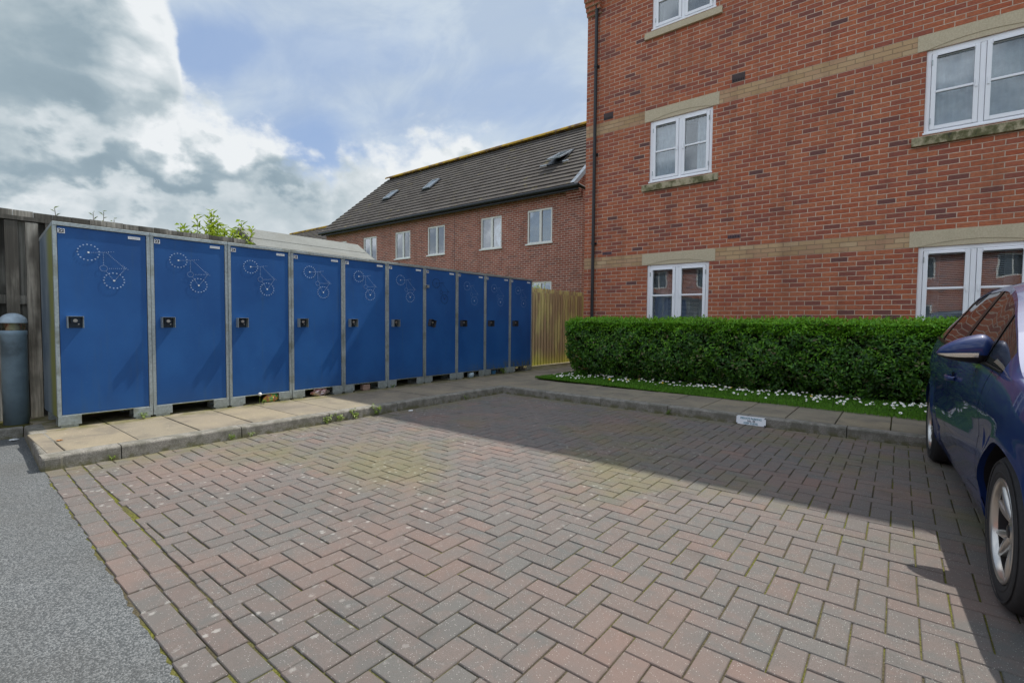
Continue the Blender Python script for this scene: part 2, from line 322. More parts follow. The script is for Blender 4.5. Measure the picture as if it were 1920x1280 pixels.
def flag_mat():
    m, k = new_mat('paving_flag'); g = k.n('ShaderNodeNewGeometry'); p = g.outputs['Position']; r = g.outputs['Random Per Island']; x, y, z = k.xyz(p)
    c = k.ramp(r, [(0, (.25, .22, .165)), (.3, (.275, .24, .175)), (.55, (.25, .215, .165)), (.8, (.295, .25, .175)), (1, (.28, .24, .18))])
    n = k.noise(p, 3.5, 6, .6, .3); f = k.noise(p, 220, 4, .65)
    c = k.mix(k.m('MULTIPLY', k.ss(n, .45, .68), .7), c, (.17, .15, .12)); c = k.mix(k.m('MULTIPLY', k.ss(n, .46, .3), .5), c, (.34, .29, .19))
    c = k.mix(k.ss(f, .3, .72, 0, .45), c, (.12, .11, .09))
    l = k.noise(p, 30, 5, .6); c = k.mix(k.m('MULTIPLY', k.ss(l, .62, .7), .5), c, (.5, .46, .38))
    ms = k.m('MULTIPLY', k.ss(x, -5.75, -6.05), k.ss(k.noise(p, 8, 4), .35, .6)); c = k.mix(k.m('MULTIPLY', ms, .8), c, (.12, .115, .03))
    return finish(m, k, c, .9, 0, f, .4, .003, .25)
FLAG = flag_mat()
def kerb_mat():
    m, k = new_mat('kerb_concrete'); p = k.pos(); z = k.xyz(p)[2]; f = k.noise(p, 120, 5, .65); b = k.noise(p, 12, 5, .6)
    c = k.mix(k.ss(f, .3, .7), (.16, .15, .13), (.31, .295, .26)); c = k.mix(k.m('MULTIPLY', k.ss(b, .4, .62), .6), c, (.10, .098, .075))
    gr = k.m('MULTIPLY', k.ss(z, .05, .0), k.ss(b, .35, .6)); c = k.mix(k.m('MULTIPLY', gr, .7), c, (.12, .115, .04))
    return finish(m, k, c, .9, 0, f, .7, .005, .25)
KERB = kerb_mat()
def soil_mat(name, a, b, sc_=6):
    m, k = new_mat(name); p = k.pos(); n = k.noise(p, sc_, 6, .65); f = k.noise(p, 90, 4)
    c = k.mix(k.ss(n, .38, .6), a, b); c = k.mix(k.ss(f, .5, .75), c, tuple(q*.4 for q in a)); return finish(m, k, c, .95, 0, k.m('ADD', n, f), .8, .02, .1)
SOIL = soil_mat('soil', (.07, .055, .035), (.11, .11, .03)); FIELD = soil_mat('field_grass', (.05, .09, .02), (.09, .13, .035), 1.2)
def leaf_mat(name, stops, tr=.25, rough=.4):
    m, k = new_mat(name); g = k.n('ShaderNodeNewGeometry'); r = g.outputs['Random Per Island']; p = g.outputs['Position']
    c = k.ramp(r, stops); c = k.mix(k.m('MULTIPLY', k.ss(k.noise(p, 2.2, 3), .4, .65), .3), c, tuple(q*.6 for q in stops[0][1]))
    pr = k.n('ShaderNodeBsdfPrincipled'); k.L.new(c, pr.inputs['Base Color']); pr.inputs['Roughness'].default_value = rough; pr.inputs['Specular IOR Level'].default_value = .4
    t = k.n('ShaderNodeBsdfTranslucent'); k.L.new(k.mix(.5, c, (.25, .35, .03)), t.inputs[0]); mx = k.n('ShaderNodeMixShader', i={0: tr}); k.L.new(pr.outputs[0], mx.inputs[1]); k.L.new(t.outputs[0], mx.inputs[2])
    o = k.n('ShaderNodeOutputMaterial'); k.L.new(mx.outputs[0], o.inputs[0]); return m
LEAF = leaf_mat('hedge_leaf', [(0, (.018, .07, .010)), (.35, (.038, .13, .013)), (.65, (.075, .22, .017)), (.93, (.14, .34, .022)), (.975, (.30, .22, .14)), (1, (.06, .17, .02))])
SHOOT = leaf_mat('hedge_shoot', [(0, (.10, .31, .012)), (.5, (.17, .45, .02)), (1, (.28, .56, .035))], .35)
LAUREL = leaf_mat('laurel_leaf', [(0, (.20, .32, .02)), (.5, (.36, .46, .03)), (1, (.28, .38, .04))], .4)
GRASS = leaf_mat('grass_blade', [(0, (.07, .20, .015)), (.5, (.12, .32, .02)), (1, (.19, .42, .04))], .3, .6)
WEED = leaf_mat('weed_leaf', [(0, (.12, .22, .03)), (1, (.28, .36, .06))], .3)
TWIG = simple('twig', (.11, .085, .05), .9)

def wood_mat(name, a, b, g=None, gz=0.5, dk=(.03, .028, .024)):
    m, k = new_mat(name); gm = k.n('ShaderNodeNewGeometry'); p = gm.outputs['Position']; r = gm.outputs['Random Per Island']; z = k.xyz(p)[2]
    st = k.noise(k.scale(p, (30, 30, 1.1)), 1.6, 5, .6, .3); big = k.noise(k.scale(p, (2, 2, .7)), 1.7, 4)
    c = k.mix(k.ss(st, .3, .7), a, b); c = k.mix(k.m('MULTIPLY', k.ss(k.m('ADD', big, k.m('MULTIPLY', r, .25)), .5, .72), .85), c, dk)
    if g: c = k.mix(k.m('MULTIPLY', k.ss(k.m('ADD', z, k.m('MULTIPLY', big, .6)), gz+.65, gz), .9), c, g)
    return finish(m, k, c, .9, 0, st, .5, .006, .2)
WOODOLD = wood_mat('weathered_fence_wood', (.19, .18, .155), (.42, .40, .35), dk=(.05, .047, .04))
WOODNEW = wood_mat('treated_fence_wood', (.36, .32, .13), (.60, .54, .24), (.50, .50, .05), .2, dk=(.30, .21, .14))

# ------------------------------------------------------------------ ground, road, pavement
g = MB(); g.add([(-400, -400, -.06), (400, -400, -.06), (400, 400, -.06), (-400, 400, -.06)], [(0, 1, 2, 3)])
struct(g.build('ground', FIELD), 'rough ground reaching past the fences')
a = MB()
rag = [(x, .632-(x+4.9)*.0365-.002+random.gauss(0, .0045)+.006*math.sin(x*9)) for x in np.arange(4.2, -4.9, -.035)]
a.prism([(-30, -30), (30, -30), (30, .25)]+rag+[(-4.9, .632), (-30, .632)], -.05, -.004, lambda p, d_: (p[0], p[1], d_)); a.box(-6.5, -4.9, .6322, .72, -.05, -.0042); struct(a.build('road', ASPH), 'grey asphalt access road')
XK, YK = -4.86, 5.87
j = MB(); j.add([(XK-.05, .50, -.0068), (4.2, .2, -.0068), (4.2, YK+.05, -.0068), (XK-.05, YK+.05, -.0068)], [(0, 1, 2, 3)]); struct(j.build('parking_bay_bedding', JOINT), 'sandy mossy jointing between the block pavers')
# block pavers, one mesh: 90 degree herringbone behind a two-course stretcher edging
def pavers():
    P = .1005; V = []; F = []
    # offsets so that a stretcher starts at (-.91, 2.125)
    ox, oy = -.91, 2.125
    def block(x0, x1, y0, y1, bb=.003):
        gap = .003; x0 += gap; x1 -= gap; y0 += gap; y1 -= gap
        if x1-x0 < .02 or y1-y0 < .02: return
        t = np.clip(rng.normal(0, .0011, 3), -.0018, .0018); jx, jy = rng.normal(0, .0007, 2); x0 += jx; x1 += jx; y0 += jy; y1 += jy
        cx, cy = (x0+x1)/2, (y0+y1)/2
        def zz(x, y): return t[0] + t[1]*(x-cx)*6 + t[2]*(y-cy)*6
        o = len(V)
        for (bx, by) in ((0, 0), (bb, .004)):
            for (x, y) in ((x0+bx, y0+bx), (x1-bx, y0+bx), (x1-bx, y1-bx), (x0+bx, y1-bx)):
                V.append((x, y, zz(x, y) - (.0035 if by == 0 else 0)))
        for (x, y) in ((x0, y0), (x1, y0), (x1, y1), (x0, y1)): V.append((x, y, -.02))
        F.append((o+4, o+5, o+6, o+7))
        for q in range(4):
            n = (q+1) % 4; F.append((o+q, o+n, o+4+n, o+4+q)); F.append((o+8+q, o+8+n, o+n, o+q))
    ye = .50; XR = 4.2
    def sk(x): return -.034*(x+1.75)
    for r_ in range(2):
        x = XK + .01 + (0 if r_ else -.12)
        while x < XR:
            x0, x1 = max(x, XK+.01), min(x+.2, XR); yb = .735+sk((x0+x1)/2) - (r_+1)*.1055; block(x0, x1, yb, yb+.104); x += .201
    i0 = int(math.floor((XK-ox)/P))-1; i1 = int(math.ceil((XR-ox)/P))+1; j0 = int(math.floor((ye-oy)/P))-1; j1 = int(math.ceil((YK-oy)/P))+1
    ylo = ye; yhi = YK-.005; xlo = XK+.005; xhi = XR
    for i in range(i0, i1):
        for j in range(j0, j1):
            t = (i+j) % 4
            if t == 0: b = (ox+i*P, ox+(i+2)*P, oy+j*P, oy+(j+1)*P)
            elif t == 2: b = (ox+i*P, ox+(i+1)*P, oy+j*P, oy+(j+2)*P)
            else: continue
            x0, x1 = max(b[0], xlo), min(b[1], xhi); y0, y1 = max(b[2], .737+sk((x0+x1)/2)), min(b[3], yhi)
            if x1 > x0 and y1 > y0: block(x0, x1, y0, y1)
    mb = MB(); mb.add(V, F); return mb
pv = pavers().build('parking_bay_paving', PAVER); struct(pv, 'herringbone block paving of the parking bay, pinkish grey')

# kerbs
def kerb_profile(w=.125, h=.1, r=.022):
    pr = [(0, -.03)]
    pr.append((0.004, h-r-.004))
    for i in range(5):
        t = PI/2*i/4; pr.append((r-.0+.004-r*math.cos(t), h-r+r*math.sin(t)))
    pr += [(w, h), (w, -.03)]; return pr
def kerb_run(p0, p1, inward, name, label, h=.1, seg=.915, start=0.0, w=.125):
    p0 = Vector(p0); p1 = Vector(p1); L = (p1-p0).length; dr = (p1-p0)/L; inn = Vector(inward); mb = MB(); s = -start
    while s < L:
        a = max(s+.004, 0); b = min(s+seg-.004, L); s += seg
        if b-a < .03: continue
        dz = rng.normal(0, .0015); ds = rng.normal(0, .0015); pr = kerb_profile(w, h)
        vs = [p0+dr*q+inn*(x+ds)+Vector((0, 0, z+dz)) for q in (a, a+.003, b-.003, b) for x, z in [( (x if q not in (a, b) else x+.0), z) for x, z in pr]]
        n = len(pr); fs = []
        for c in range(3): fs += [(c*n+i, c*n+i+1, (c+1)*n+i+1, (c+1)*n+i) for i in range(n-1)]
        fs += [tuple(range(n)), tuple(range(3*n, 4*n))[::-1]]; mb.add(vs, fs)
    o = mb.build(name, KERB); o.data.update(); return struct(o, label)
kerb_run((XK, .62, 0), (XK, YK+.125, 0), (-1, 0, 0), 'kerb', 'grey concrete kerb in front of the blue lockers', start=.45)
kerb_run((XK+.0, YK, 0), (5.5, YK, 0), (0, 1, 0), 'kerb', 'grey concrete kerb along the path before the hedge', start=.1)
kerb_run((XK-.13, .62, 0), (-6.42, .70, 0), (0, 1, 0), 'kerb', 'short kerb turning away at the end of the locker path', start=.3)
kerb_run((-6.40, .70, 0), (-6.62, -3.5, 0), (-1, 0, 0), 'kerb', 'mossy edging kerb under the light bollard', h=.095, w=.06)
cr = MB(); cr.box(XK-.128, XK+.004, .615, .74, -.03, .0985); struct(cr.build('kerb', KERB, bevel=.02), 'corner kerb stone beside the asphalt')

# paving flags (real slabs with open joints) over soil
sb = MB(); sb.box(-7.4, XK-.1, .72, 14.0, -.055, .072); sb.box(XK-.11, 6, YK+.1, 9.3, -.055, .072); sb.box(-8.6, -6.45, -5, .75, -.055, .078)
struct(sb.build('verge', SOIL), 'mossy soil under the slabs and round the bollard')
fl = MB()
def slab(x0, x1, y0, y1, z=.1):
    if x1-x0 < .03 or y1-y0 < .03: return
    gp = .004; t = rng.normal(0, .0012, 3)
    vs = []; b = .004
    for inset, dz in ((gp, -.03), (gp, -.004), (gp+b, 0)):
        for (x, y, q) in ((x0+inset, y0+inset, 0), (x1-inset, y0+inset, 1), (x1-inset, y1-inset, 2), (x0+inset, y1-inset, 3)):
            vs.append((x, y, z+dz+t[0]+(t[1] if q in (1, 2) else 0)+(t[2] if q in (2, 3) else 0)))
    fs = [(8, 9, 10, 11)] + [(r*4+i, r*4+(i+1) % 4, (r+1)*4+(i+1) % 4, (r+1)*4+i) for r in (0, 1) for i in range(4)]
    fl.add(vs, fs)
y = .765-.46
while y < 5.9:
    y0 = max(y, .66); y1 = y+.463
    slab(XK-.128-.92, XK-.128, max(y0, .655), min(y1, 5.995)); 
    if y1 > 1: slab(-6.9, XK-.128-.922, max(y0, .74), min(y1, 5.995))
    y += .463
yy = 6.0; rowi = 0
for (ya, yb) in ((6.0, 6.46), (6.462, 6.98)):
    x = -3.68-.455*9
    while x < 5.5:
        slab(max(x, -6.9), x+.453, ya, yb); x += .455
for ya in np.arange(6.985, 14, .46):
    x = -3.68-.455*7
    for q in range(8):
        x1 = x+.453; xx = x; x += .455
        if xx < -6.9 or x1 > -5.0: continue
        slab(xx, min(x1, -5.06), ya, ya+.457)
struct(fl.build('pavement', FLAG), 'buff concrete paving slabs forming the path')

# ------------------------------------------------------------------ generic windows
def wall_with_openings(mb, axis, c, a0, a1, z0, z1, ops, depth=.09, inward=1, mi=0):
    "wall in plane axis=c; ops = [(a0,a1,z0,z1)]"
    As = sorted(set([a0, a1]+[o[0] for o in ops]+[o[1] for o in ops])); Zs = sorted(set([z0, z1]+[o[2] for o in ops]+[o[3] for o in ops]))
    fn = (lambda a, z, dd=0: (a, c+dd*inward, z)) if axis == 'y' else (lambda a, z, dd=0: (c+dd*inward, a, z))
    for i in range(len(As)-1):
        for j in range(len(Zs)-1):
            am, zm = (As[i]+As[i+1])/2, (Zs[j]+Zs[j+1])/2
            if any(o[0] < am < o[1] and o[2] < zm < o[3] for o in ops): continue
            mb.add([fn(As[i], Zs[j]), fn(As[i+1], Zs[j]), fn(As[i+1], Zs[j+1]), fn(As[i], Zs[j+1])], [(0, 1, 2, 3)], mi)
    for (p, q, r, s) in ops:
        for e in (((p, r), (p, s)), ((q, r), (q, s)), ((p, s), (q, s)), ((p, r), (q, r))):
            mb.add([fn(*e[0]), fn(*e[1]), fn(e[1][0], e[1][1], depth), fn(e[0][0], e[0][1], depth)], [(0, 1, 2, 3)], mi)
def pane_box(mb, x0, x1, y, z0, z1): mb.box(x0, x1, y, y+.006, z0, z1)

def window_main(par, x0, x1, z0, z1, Y, style, sillmat, lint=True, panes=2):
    """two-casement frame with glazing bars. style: 'curtain' or 'blind'"""
    yf = Y+.028; fr = MB(); f = .058
    fr.box(x0, x0+f, yf, yf+.07, z0, z1); fr.box(x1-f, x1, yf, yf+.07, z0, z1); fr.box(x0+f, x1-f, yf, yf+.07, z1-f, z1); fr.box(x0+f, x1-f, yf, yf+.07, z0, z0+f)
    xm = (x0+x1)/2; fr.box(xm-.03, xm+.03, yf+.002, yf+.07, z0+f, z1-f); fr.box(x0-.012, x1+.012, yf-.038, yf-.0005, z0-.002, z0+.026)
    o = fr.build('window', UPVC, par, bevel=.006)
    s = .052; e = .004
    for (a, b) in ((x0+f+e, xm-.03-e), (xm+.03+e, x1-f-e)):
        c, d_ = z0+f+e, z1-f-e; ys = yf-.012; sash = MB(); gl = MB(); vent = MB(); hd = MB(); zm = c+(d_-c)*.5
        sash.box(a, a+s, ys, ys+.06, c, d_); sash.box(b-s, b, ys, ys+.06, c, d_); sash.box(a+s, b-s, ys, ys+.06, d_-s, d_); sash.box(a+s, b-s, ys, ys+.06, c, c+s)
        sash.box(a+s, b-s, ys+.006, ys+.05, zm-.016, zm+.016); sash.build('sash', UPVC, o, bevel=.005)
        pane_box(gl, a+s-.005, b-s+.005, ys+.03, c+s-.005, d_-s+.005); gl.build('pane', GLASS, o)
        vent.box(a+.06, b-.06, ys-.016, ys-.001, d_-s*.75, d_-s*.75+.024); vent.box(a+.06, b-.06, ys-.01, ys-.001, d_-s*.75-.012, d_-s*.75, 1); vent.build('trickle_vent', [UPVC, BLACKP], o)
        hx = b-s*.5 if a < xm-.1 else a+s*.5
        hd.box(hx-.01, hx+.01, ys-.02, ys-.001, zm-.05, zm+.05, 0); hd.build('handle', UPVC, o)
        hg = a+.004 if a < xm-.1 else b-.004
        for zz in (c+.08, d_-.16): h_ = MB(); h_.box(hg-.006, hg+.006, ys-.008, ys-.0005, zz, zz+.08); h_.build('hinge', GALV, o)
    # room behind
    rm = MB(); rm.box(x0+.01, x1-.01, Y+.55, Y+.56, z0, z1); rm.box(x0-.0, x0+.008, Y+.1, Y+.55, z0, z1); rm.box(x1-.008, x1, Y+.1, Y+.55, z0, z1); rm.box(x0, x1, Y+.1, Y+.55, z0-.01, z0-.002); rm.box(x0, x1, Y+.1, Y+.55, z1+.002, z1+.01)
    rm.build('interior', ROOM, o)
    def curtain(a, b, yy, za, zb, amp=.018, n=60, gather=0.0):
        rows = []
        for zt in np.linspace(za, zb, 6):
            rr = []
            for i in range(n+1):
                t = i/n; ga = 1-gather*(1-(zt-za)/(zb-za))
                xx = a+(b-a)*t*ga; rr.append((xx, yy+amp*math.sin(t*(b-a)/.045*2.2+1.3*math.sin(t*5))+.006*math.sin(zt*4+t*20), zt))
            rows.append(rr)
        return rows
    cu = MB()
    if style == 'curtain':
        cu.grid(curtain(x0+.06, x0+.06+(x1-x0)*.44, Y+.135, z0+.03, z1-.03, gather=.12)); cu.build('curtain', CURT, o); cu = MB(); cu.grid(curtain(x1-.07-(x1-x0)*.2, x1-.07, Y+.135, z0+.03, z1-.03)); cu.build('curtain', CURT, o)
    elif style == 'nets':
        cu.grid(curtain(x0+.06, x1-.06, Y+.14, z0+.03, z1-.03, .016, 110)); cu.build('curtain', CURT, o)
    elif style == 'blind':
        z = z0+.07
        while z < z1-.06:
            M_ = Matrix.Translation((0, Y+.17, z)) @ Matrix.Rotation(.65, 4, 'X'); cu.box(x0+.06, x1-.06, -.0125, .0125, -.0008, .0008, 0, M_); z += .025
        cu.build('blind', BLIND, o)
        cc_ = MB(); cc_.grid(curtain(x0+.07, x0+.07+(x1-x0)*(.16 if x0 > 0 else .22), Y+.30, z0+.03, z1-.03)); cc_.build('curtain', CURT, o); cc_ = MB(); cc_.grid(curtain(x1-.09-(x1-x0)*.14, x1-.09, Y+.30, z0+.03, z1-.03)); cc_.build('curtain', CURT, o)
    elif style == 'empty': pass
    # sill and lintel
    si = MB(); y0 = Y-.05; xs0, xs1 = x0-.13, x1+.12
    si.add([(xs0, y0, z0-.155), (xs1, y0, z0-.155), (xs1, y0, z0-.045), (xs0, y0, z0-.045), (xs0, Y+.06, z0-.155), (xs1, Y+.06, z0-.155), (xs1, Y+.06, z0-.006), (xs0, Y+.06, z0-.006), (xs0, y0+.006, z0-.035), (xs1, y0+.006, z0-.035)],
           [(0, 1, 2, 3), (3, 2, 9, 8), (8, 9, 6, 7), (0, 4, 5, 1), (0, 3, 8, 7, 4), (1, 5, 6, 9, 2), (4, 7, 6, 5)]); si.build('sill', sillmat, o, bevel=.006)
    if lint:
        l = MB(); z2 = z1+.228; zb = z1+.003; xa, xb = x0-.105, x1+.105; n = 20; pf = Y-.008
        arc = [(x0+.02+(x1-x0-.04)*i/n, zb+.002+.07*math.sin(PI*i/n)**.8) for i in range(n+1)]
        top = [(xa, z2)]+[(q[0], z2) for q in arc]+[(xb, z2)]; bot = [(xa, zb)]+arc+[(xb, zb)]; m_ = len(top)
        vs = [(x, pf, z) for x, z in top]+[(x, pf, z) for x, z in bot]+[(x, Y+.05, z) for x, z in top]+[(x, Y+.05, z) for x, z in bot]
        fs = []
        for i in range(m_-1): fs += [(i, i+1, m_+i+1, m_+i), (m_+i, m_+i+1, 3*m_+i+1, 3*m_+i), (i, i+1, 2*m_+i+1, 2*m_+i)]
        fs += [(0, m_, 3*m_, 2*m_), (m_-1, 2*m_-1, 4*m_-1, 3*m_-1)]
        l.add(vs, fs); l.build('lintel', STONE, o)
        l2 = MB(); l2.prism([(x0+.02, zb)]+[(a_, b_-.001) for a_, b_ in arc]+[(x1-.02, zb)], Y-.001, Y+.05, lambda p, d_: (p[0], d_, p[1])); l2.build('lintel_arch', STONE, o)
    return o

# ------------------------------------------------------------------ main apartment building
YF = 9.22; XB = -5.37
bld = thing('apartment_building', 'large orange red brick apartment block with buff bands and white windows beside the hedge', 'building', (XB, YF, 0))
wins = [(-3.95, -2.765, 1.06, 2.247, 'blind', STONE), (.165, 1.35, 1.06, 2.247, 'blind', STONE), (-3.95, -2.765, 3.842, 5.022, 'curtain', MOSSY), (.165, 1.35, 3.842, 5.022, 'nets', MOSSY), (-3.95, -2.765, 6.75, 7.797, 'empty', STONE), (.165, 1.35, 6.75, 7.797, 'empty', STONE)]
ZE = 8.32; XR_ = 8.0; DEP = 9.2
wl = MB(); wall_with_openings(wl, 'y', YF, XB, XR_, 0, ZE, [q[:4] for q in wins], .11)
wl.add([(XB, YF, 0), (XB, YF+DEP, 0), (XB, YF+DEP, ZE), (XB, YF+DEP/2, ZE+2.9), (XB, YF, ZE)], [(0, 1, 2, 3, 4)])
wl.add([(XR_, YF, 0), (XR_, YF+DEP, 0), (XR_, YF+DEP, ZE), (XR_, YF+DEP/2, ZE+2.9), (XR_, YF, ZE)], [(0, 1, 2, 3, 4)])
wl.add([(XB, YF+DEP, 0), (XR_, YF+DEP, 0), (XR_, YF+DEP, ZE), (XB, YF+DEP, ZE)], [(0, 1, 2, 3)])
wl.build('wall', BR1, bld)
for q in wins: window_main(bld, *q[:4], YF, q[4], q[5])
ROOF1 = None
def tile_mat():
    m, k = new_mat('roof_tile'); p = k.pos(); x, y, z = k.xyz(p)
    v = k.noise(k.scale(p, (3.3, .0, .0)), 1, 0); n = k.noise(p, 5, 5); f = k.noise(p, 60, 4)
    cel = k.n('ShaderNodeTexWhiteNoise', noise_dimensions='2D'); k.L.new(k.vec(k.m('FLOOR', k.m('DIVIDE', x, .33)), k.m('FLOOR', k.m('DIVIDE', z, .205))), cel.inputs['Vector'])
    c = k.mix(cel.outputs['Value'], (.065, .055, .048), (.10, .088, .078)); c = k.mix(k.m('MULTIPLY', k.ss(n, .45, .7), .5), c, (.075, .07, .066)); c = k.mix(k.ss(f, .55, .75), c, (.13, .12, .105))
    lich = k.m('MULTIPLY', k.ss(k.noise(p, 3.0, 5, .6), .60, .7), .6); c = k.mix(lich, c, (.20, .17, .07))
    return finish(m, k, c, .85, 0, f, .4, .005, .2)
TILE = tile_mat()
def ridge_mat():
    m, k = new_mat('lichen_ridge'); p = k.pos(); n = k.noise(p, 2.5, 5, .6); c = k.mix(k.ss(n, .36, .56), (.16, .10, .06), (.42, .26, .03)); return finish(m, k, c, .9, 0, n, .3, .01, .2)
RIDGE = ridge_mat()
def roof_slope(mb, x0, x1, ye, ze, yr, zr, n, t=.035, mi=0):
    dy, dz = (yr-ye)/n, (zr-ze)/n; L = math.hypot(dy, dz); nz = Vector((0, -dz, dy))/L*(1 if dy > 0 else -1)
    if nz.z < 0: nz = -nz
    for i in range(n):
        a = Vector((0, ye+dy*i, ze+dz*i)); b = Vector((0, ye+dy*(i+1.12), ze+dz*(i+1.12)))
        vs = [(x, q.y, q.z) for q in (a+nz*t, b+nz*.006, b-nz*.01, a) for x in (x0, x1)]
        mb.add(vs, [(0, 1, 3, 2), (2, 3, 5, 4), (4, 5, 7, 6), (6, 7, 1, 0), (0, 2, 4, 6), (1, 7, 5, 3)], mi)
rf = MB(); roof_slope(rf, XB-.12, XR_+.1, YF-.36, ZE-.02, YF+DEP/2, ZE+3.05, 16); roof_slope(rf, XB-.12, XR_+.1, YF+DEP+.36, ZE-.02, YF+DEP/2, ZE+3.05, 16); rf.build('roof', TILE, bld)
ev = MB(); ev.box(XB+.02, XR_, YF-.30, YF-.002, ZE-.06, ZE-.04); ev.box(XB+.02, XR_, YF-.30, YF-.28, ZE-.2, ZE-.04); ev.build('fascia', DARKG, bld)
gt = MB(); gt.cyl((XB-.05, YF-.36, ZE-.1), (XR_, YF-.36, ZE-.1), .055, n=14); gt.build('gutter', BLACKP, bld)
dp = MB(); XP = -5.127; dp.cyl((XP, YF-.065, .1), (XP, YF-.065, ZE-.35), .034, n=18); dp.cyl((XP, YF-.065, ZE-.35), (XP, YF-.33, ZE-.12), .034, n=18)
for z in (.9, 2.75, 4.6, 6.4, 7.9): dp.cyl((XP, YF-.065, z), (XP, YF-.065, z+.05), .041, n=18); dp.box(XP-.055, XP+.055, YF-.03, YF-.001, z+.005, z+.045)
dp.build('drainpipe', BLACKP, bld)
kn = MB()
for i in range(7): kn.box(XB+.002*i, XB+.335, YF-.05-.045*i, YF-.001, 7.50+.075*i, 7.50+.075*(i+1)-.002)
kn.build('corbel', BR1, bld)
for (x, z) in ((-4.85, 5.29), (-4.83, 2.52), (-2.35, 2.62), (-2.35, 5.33)):
    v = MB(); v.box(x-.107, x+.107, YF-.004, YF+.02, z, z+(.065 if z < 3 else .14))
    for i in range(7): v.box(x-.09+i*.027, x-.078+i*.027, YF-.006, YF-.0045, z+.012, z+.052, 1)
    v.build('vent_brick', [simple('vent_brick_purple', (.17, .10, .11), .8), DARK] if z < 3 else [simple('vent_brick_dark', (.07, .05, .05), .8), DARK], bld)

# ------------------------------------------------------------------ house behind
YB = 14.1; HX0, HX1 = -23.75, -8.62; HE = 5.62
hs = thing('terraced_house', 'long brick house with dark tiled roof and three rooflights behind the lockers', 'house', (HX0, YB, 0))
BW = simple('upvc_cream', (.80, .80, .76), .4, 0, 10, .04, .02)
hw = [(-22.9, -21.9), (-20.47, -19.43), (-18.04, -17.0), (-15.86, -14.82), (-12.81, -11.77), (-10.57, -9.5)]
ops = [(a, b, 3.86, 5.06) for a, b in hw] + [(-10.55, -9.5, 1.35, 2.52), (-12.8, -11.75, 1.35, 2.52)]
wl = MB(); wall_with_openings(wl, 'y', YB, HX0, HX1, 0, HE+.05, ops, .07)
HR = 9.28; YR = YB+4.0
wl.add([(HX1, YB, 0), (HX1, YB+8, 0), (HX1, YB+8, HE), (HX1, YR, HR), (HX1, YB, HE)], [(0, 1, 2, 3, 4)])
wl.add([(HX0, YB, 0), (HX0, YB+8, 0), (HX0, YB+8, HE), (HX0, YR, HR), (HX0, YB, HE)], [(0, 1, 2, 3, 4)])
wl.build('wall', BR2, hs)
pr_ = MB(); pr_.box(HX1-.22, HX1+.33, YB-.012, YB+.6, 0, 5.55)
for i in range(5): pr_.box(HX1-.24, HX1+.30, YB-.03-.05*i, YB-.001, 5.15+.075*i, 5.15+.075*(i+1)-.002)
pr_.build('pier', BR2, hs)
mj = MB(); mj.box(-14.25, -14.235, YB-.003, YB+.01, 0, HE); mj.build('movement_joint', DARKG, hs)
for wi_, (a, b, c, d_) in enumerate(ops):
    fr = MB(); yf = YB+.02; f = .06
    fr.box(a, a+f, yf, yf+.06, c, d_); fr.box(b-f, b, yf, yf+.06, c, d_); fr.box(a+f, b-f, yf, yf+.06, d_-f, d_); fr.box(a+f, b-f, yf, yf+.06, c, c+f); xm = a+(b-a)*.53
    fr.box(xm-.045, xm+.045, yf-.004, yf+.06, c+f, d_-f); fr.box(a-.05, b+.05, YB-.045, yf-.0005, c-.035, c+.012)
    wo = fr.build('window', BW, hs)
    p = MB(); pane_box(p, a+f-.004, b-f+.004, yf+.03, c+f-.004, d_-f+.004); p.build('pane', GLASSB, wo)
    p = MB(); p.box(a, b, YB+.25, YB+.26, c, d_); p.build('interior', ROOM, wo)
rf = MB(); roof_slope(rf, HX0-.1, HX1+.12, YB-.33, HE-.02, YR, HR, 18, .045); roof_slope(rf, HX0-.1, HX1+.12, YB+8.33, HE-.02, YR, HR, 18, .045); ro = rf.build('roof', TILE, hs)
rd = MB(); x = HX0-.1
while x < HX1+.1:
    for s in range(6):
        t0, t1 = PI*s/6, PI*(s+1)/6; vs = [(xx, YR-.2*math.cos(t), HR+.03+.16*math.sin(t)) for xx in (x, min(x+.449, HX1+.1)) for t in (t0, t1)]; rd.add(vs, [(0, 1, 3, 2)], 0, True)
    x += .45
rd.build('ridge_tiles', RIDGE, ro)
fa = MB(); fa.box(HX0, HX1+.3, YB-.28, YB-.002, HE-.14, HE-.10); fa.box(HX0, HX1+.3, YB-.29, YB-.27, HE-.2, HE-.02); fa.build('fascia', BLACKP, hs)
gt = MB(); gt.cyl((HX0-.1, YB-.36, HE-.08), (HX1+.35, YB-.36, HE-.08), .06, n=12); gt.cyl((HX1+.35, YB-.36, HE-.08), (HX1+.45, YB+.4, HE-.2), .05, n=10); gt.build('gutter', BLACKP, hs)
dp = MB(); dp.cyl((HX1+.42, YB+.15, .05), (HX1+.42, YB+.15, HE-.2), .036, n=12); dp.build('drainpipe', BLACKP, hs)
vg = MB(); sl = (HR-HE)/(YR-(YB-.33))
vs = []
for yv in np.linspace(YB-.33, YR, 19):
    z = HE-.02+(yv-(YB-.33))*(HR-HE+.02)/(YR-YB+.33); vs.append([(HX1+.02, yv, z+.055), (HX1+.17, yv, z+.055), (HX1+.17, yv, z-.12)])
vg.grid(vs, 0, False); vg.build('verge_trim', LEAD, hs)
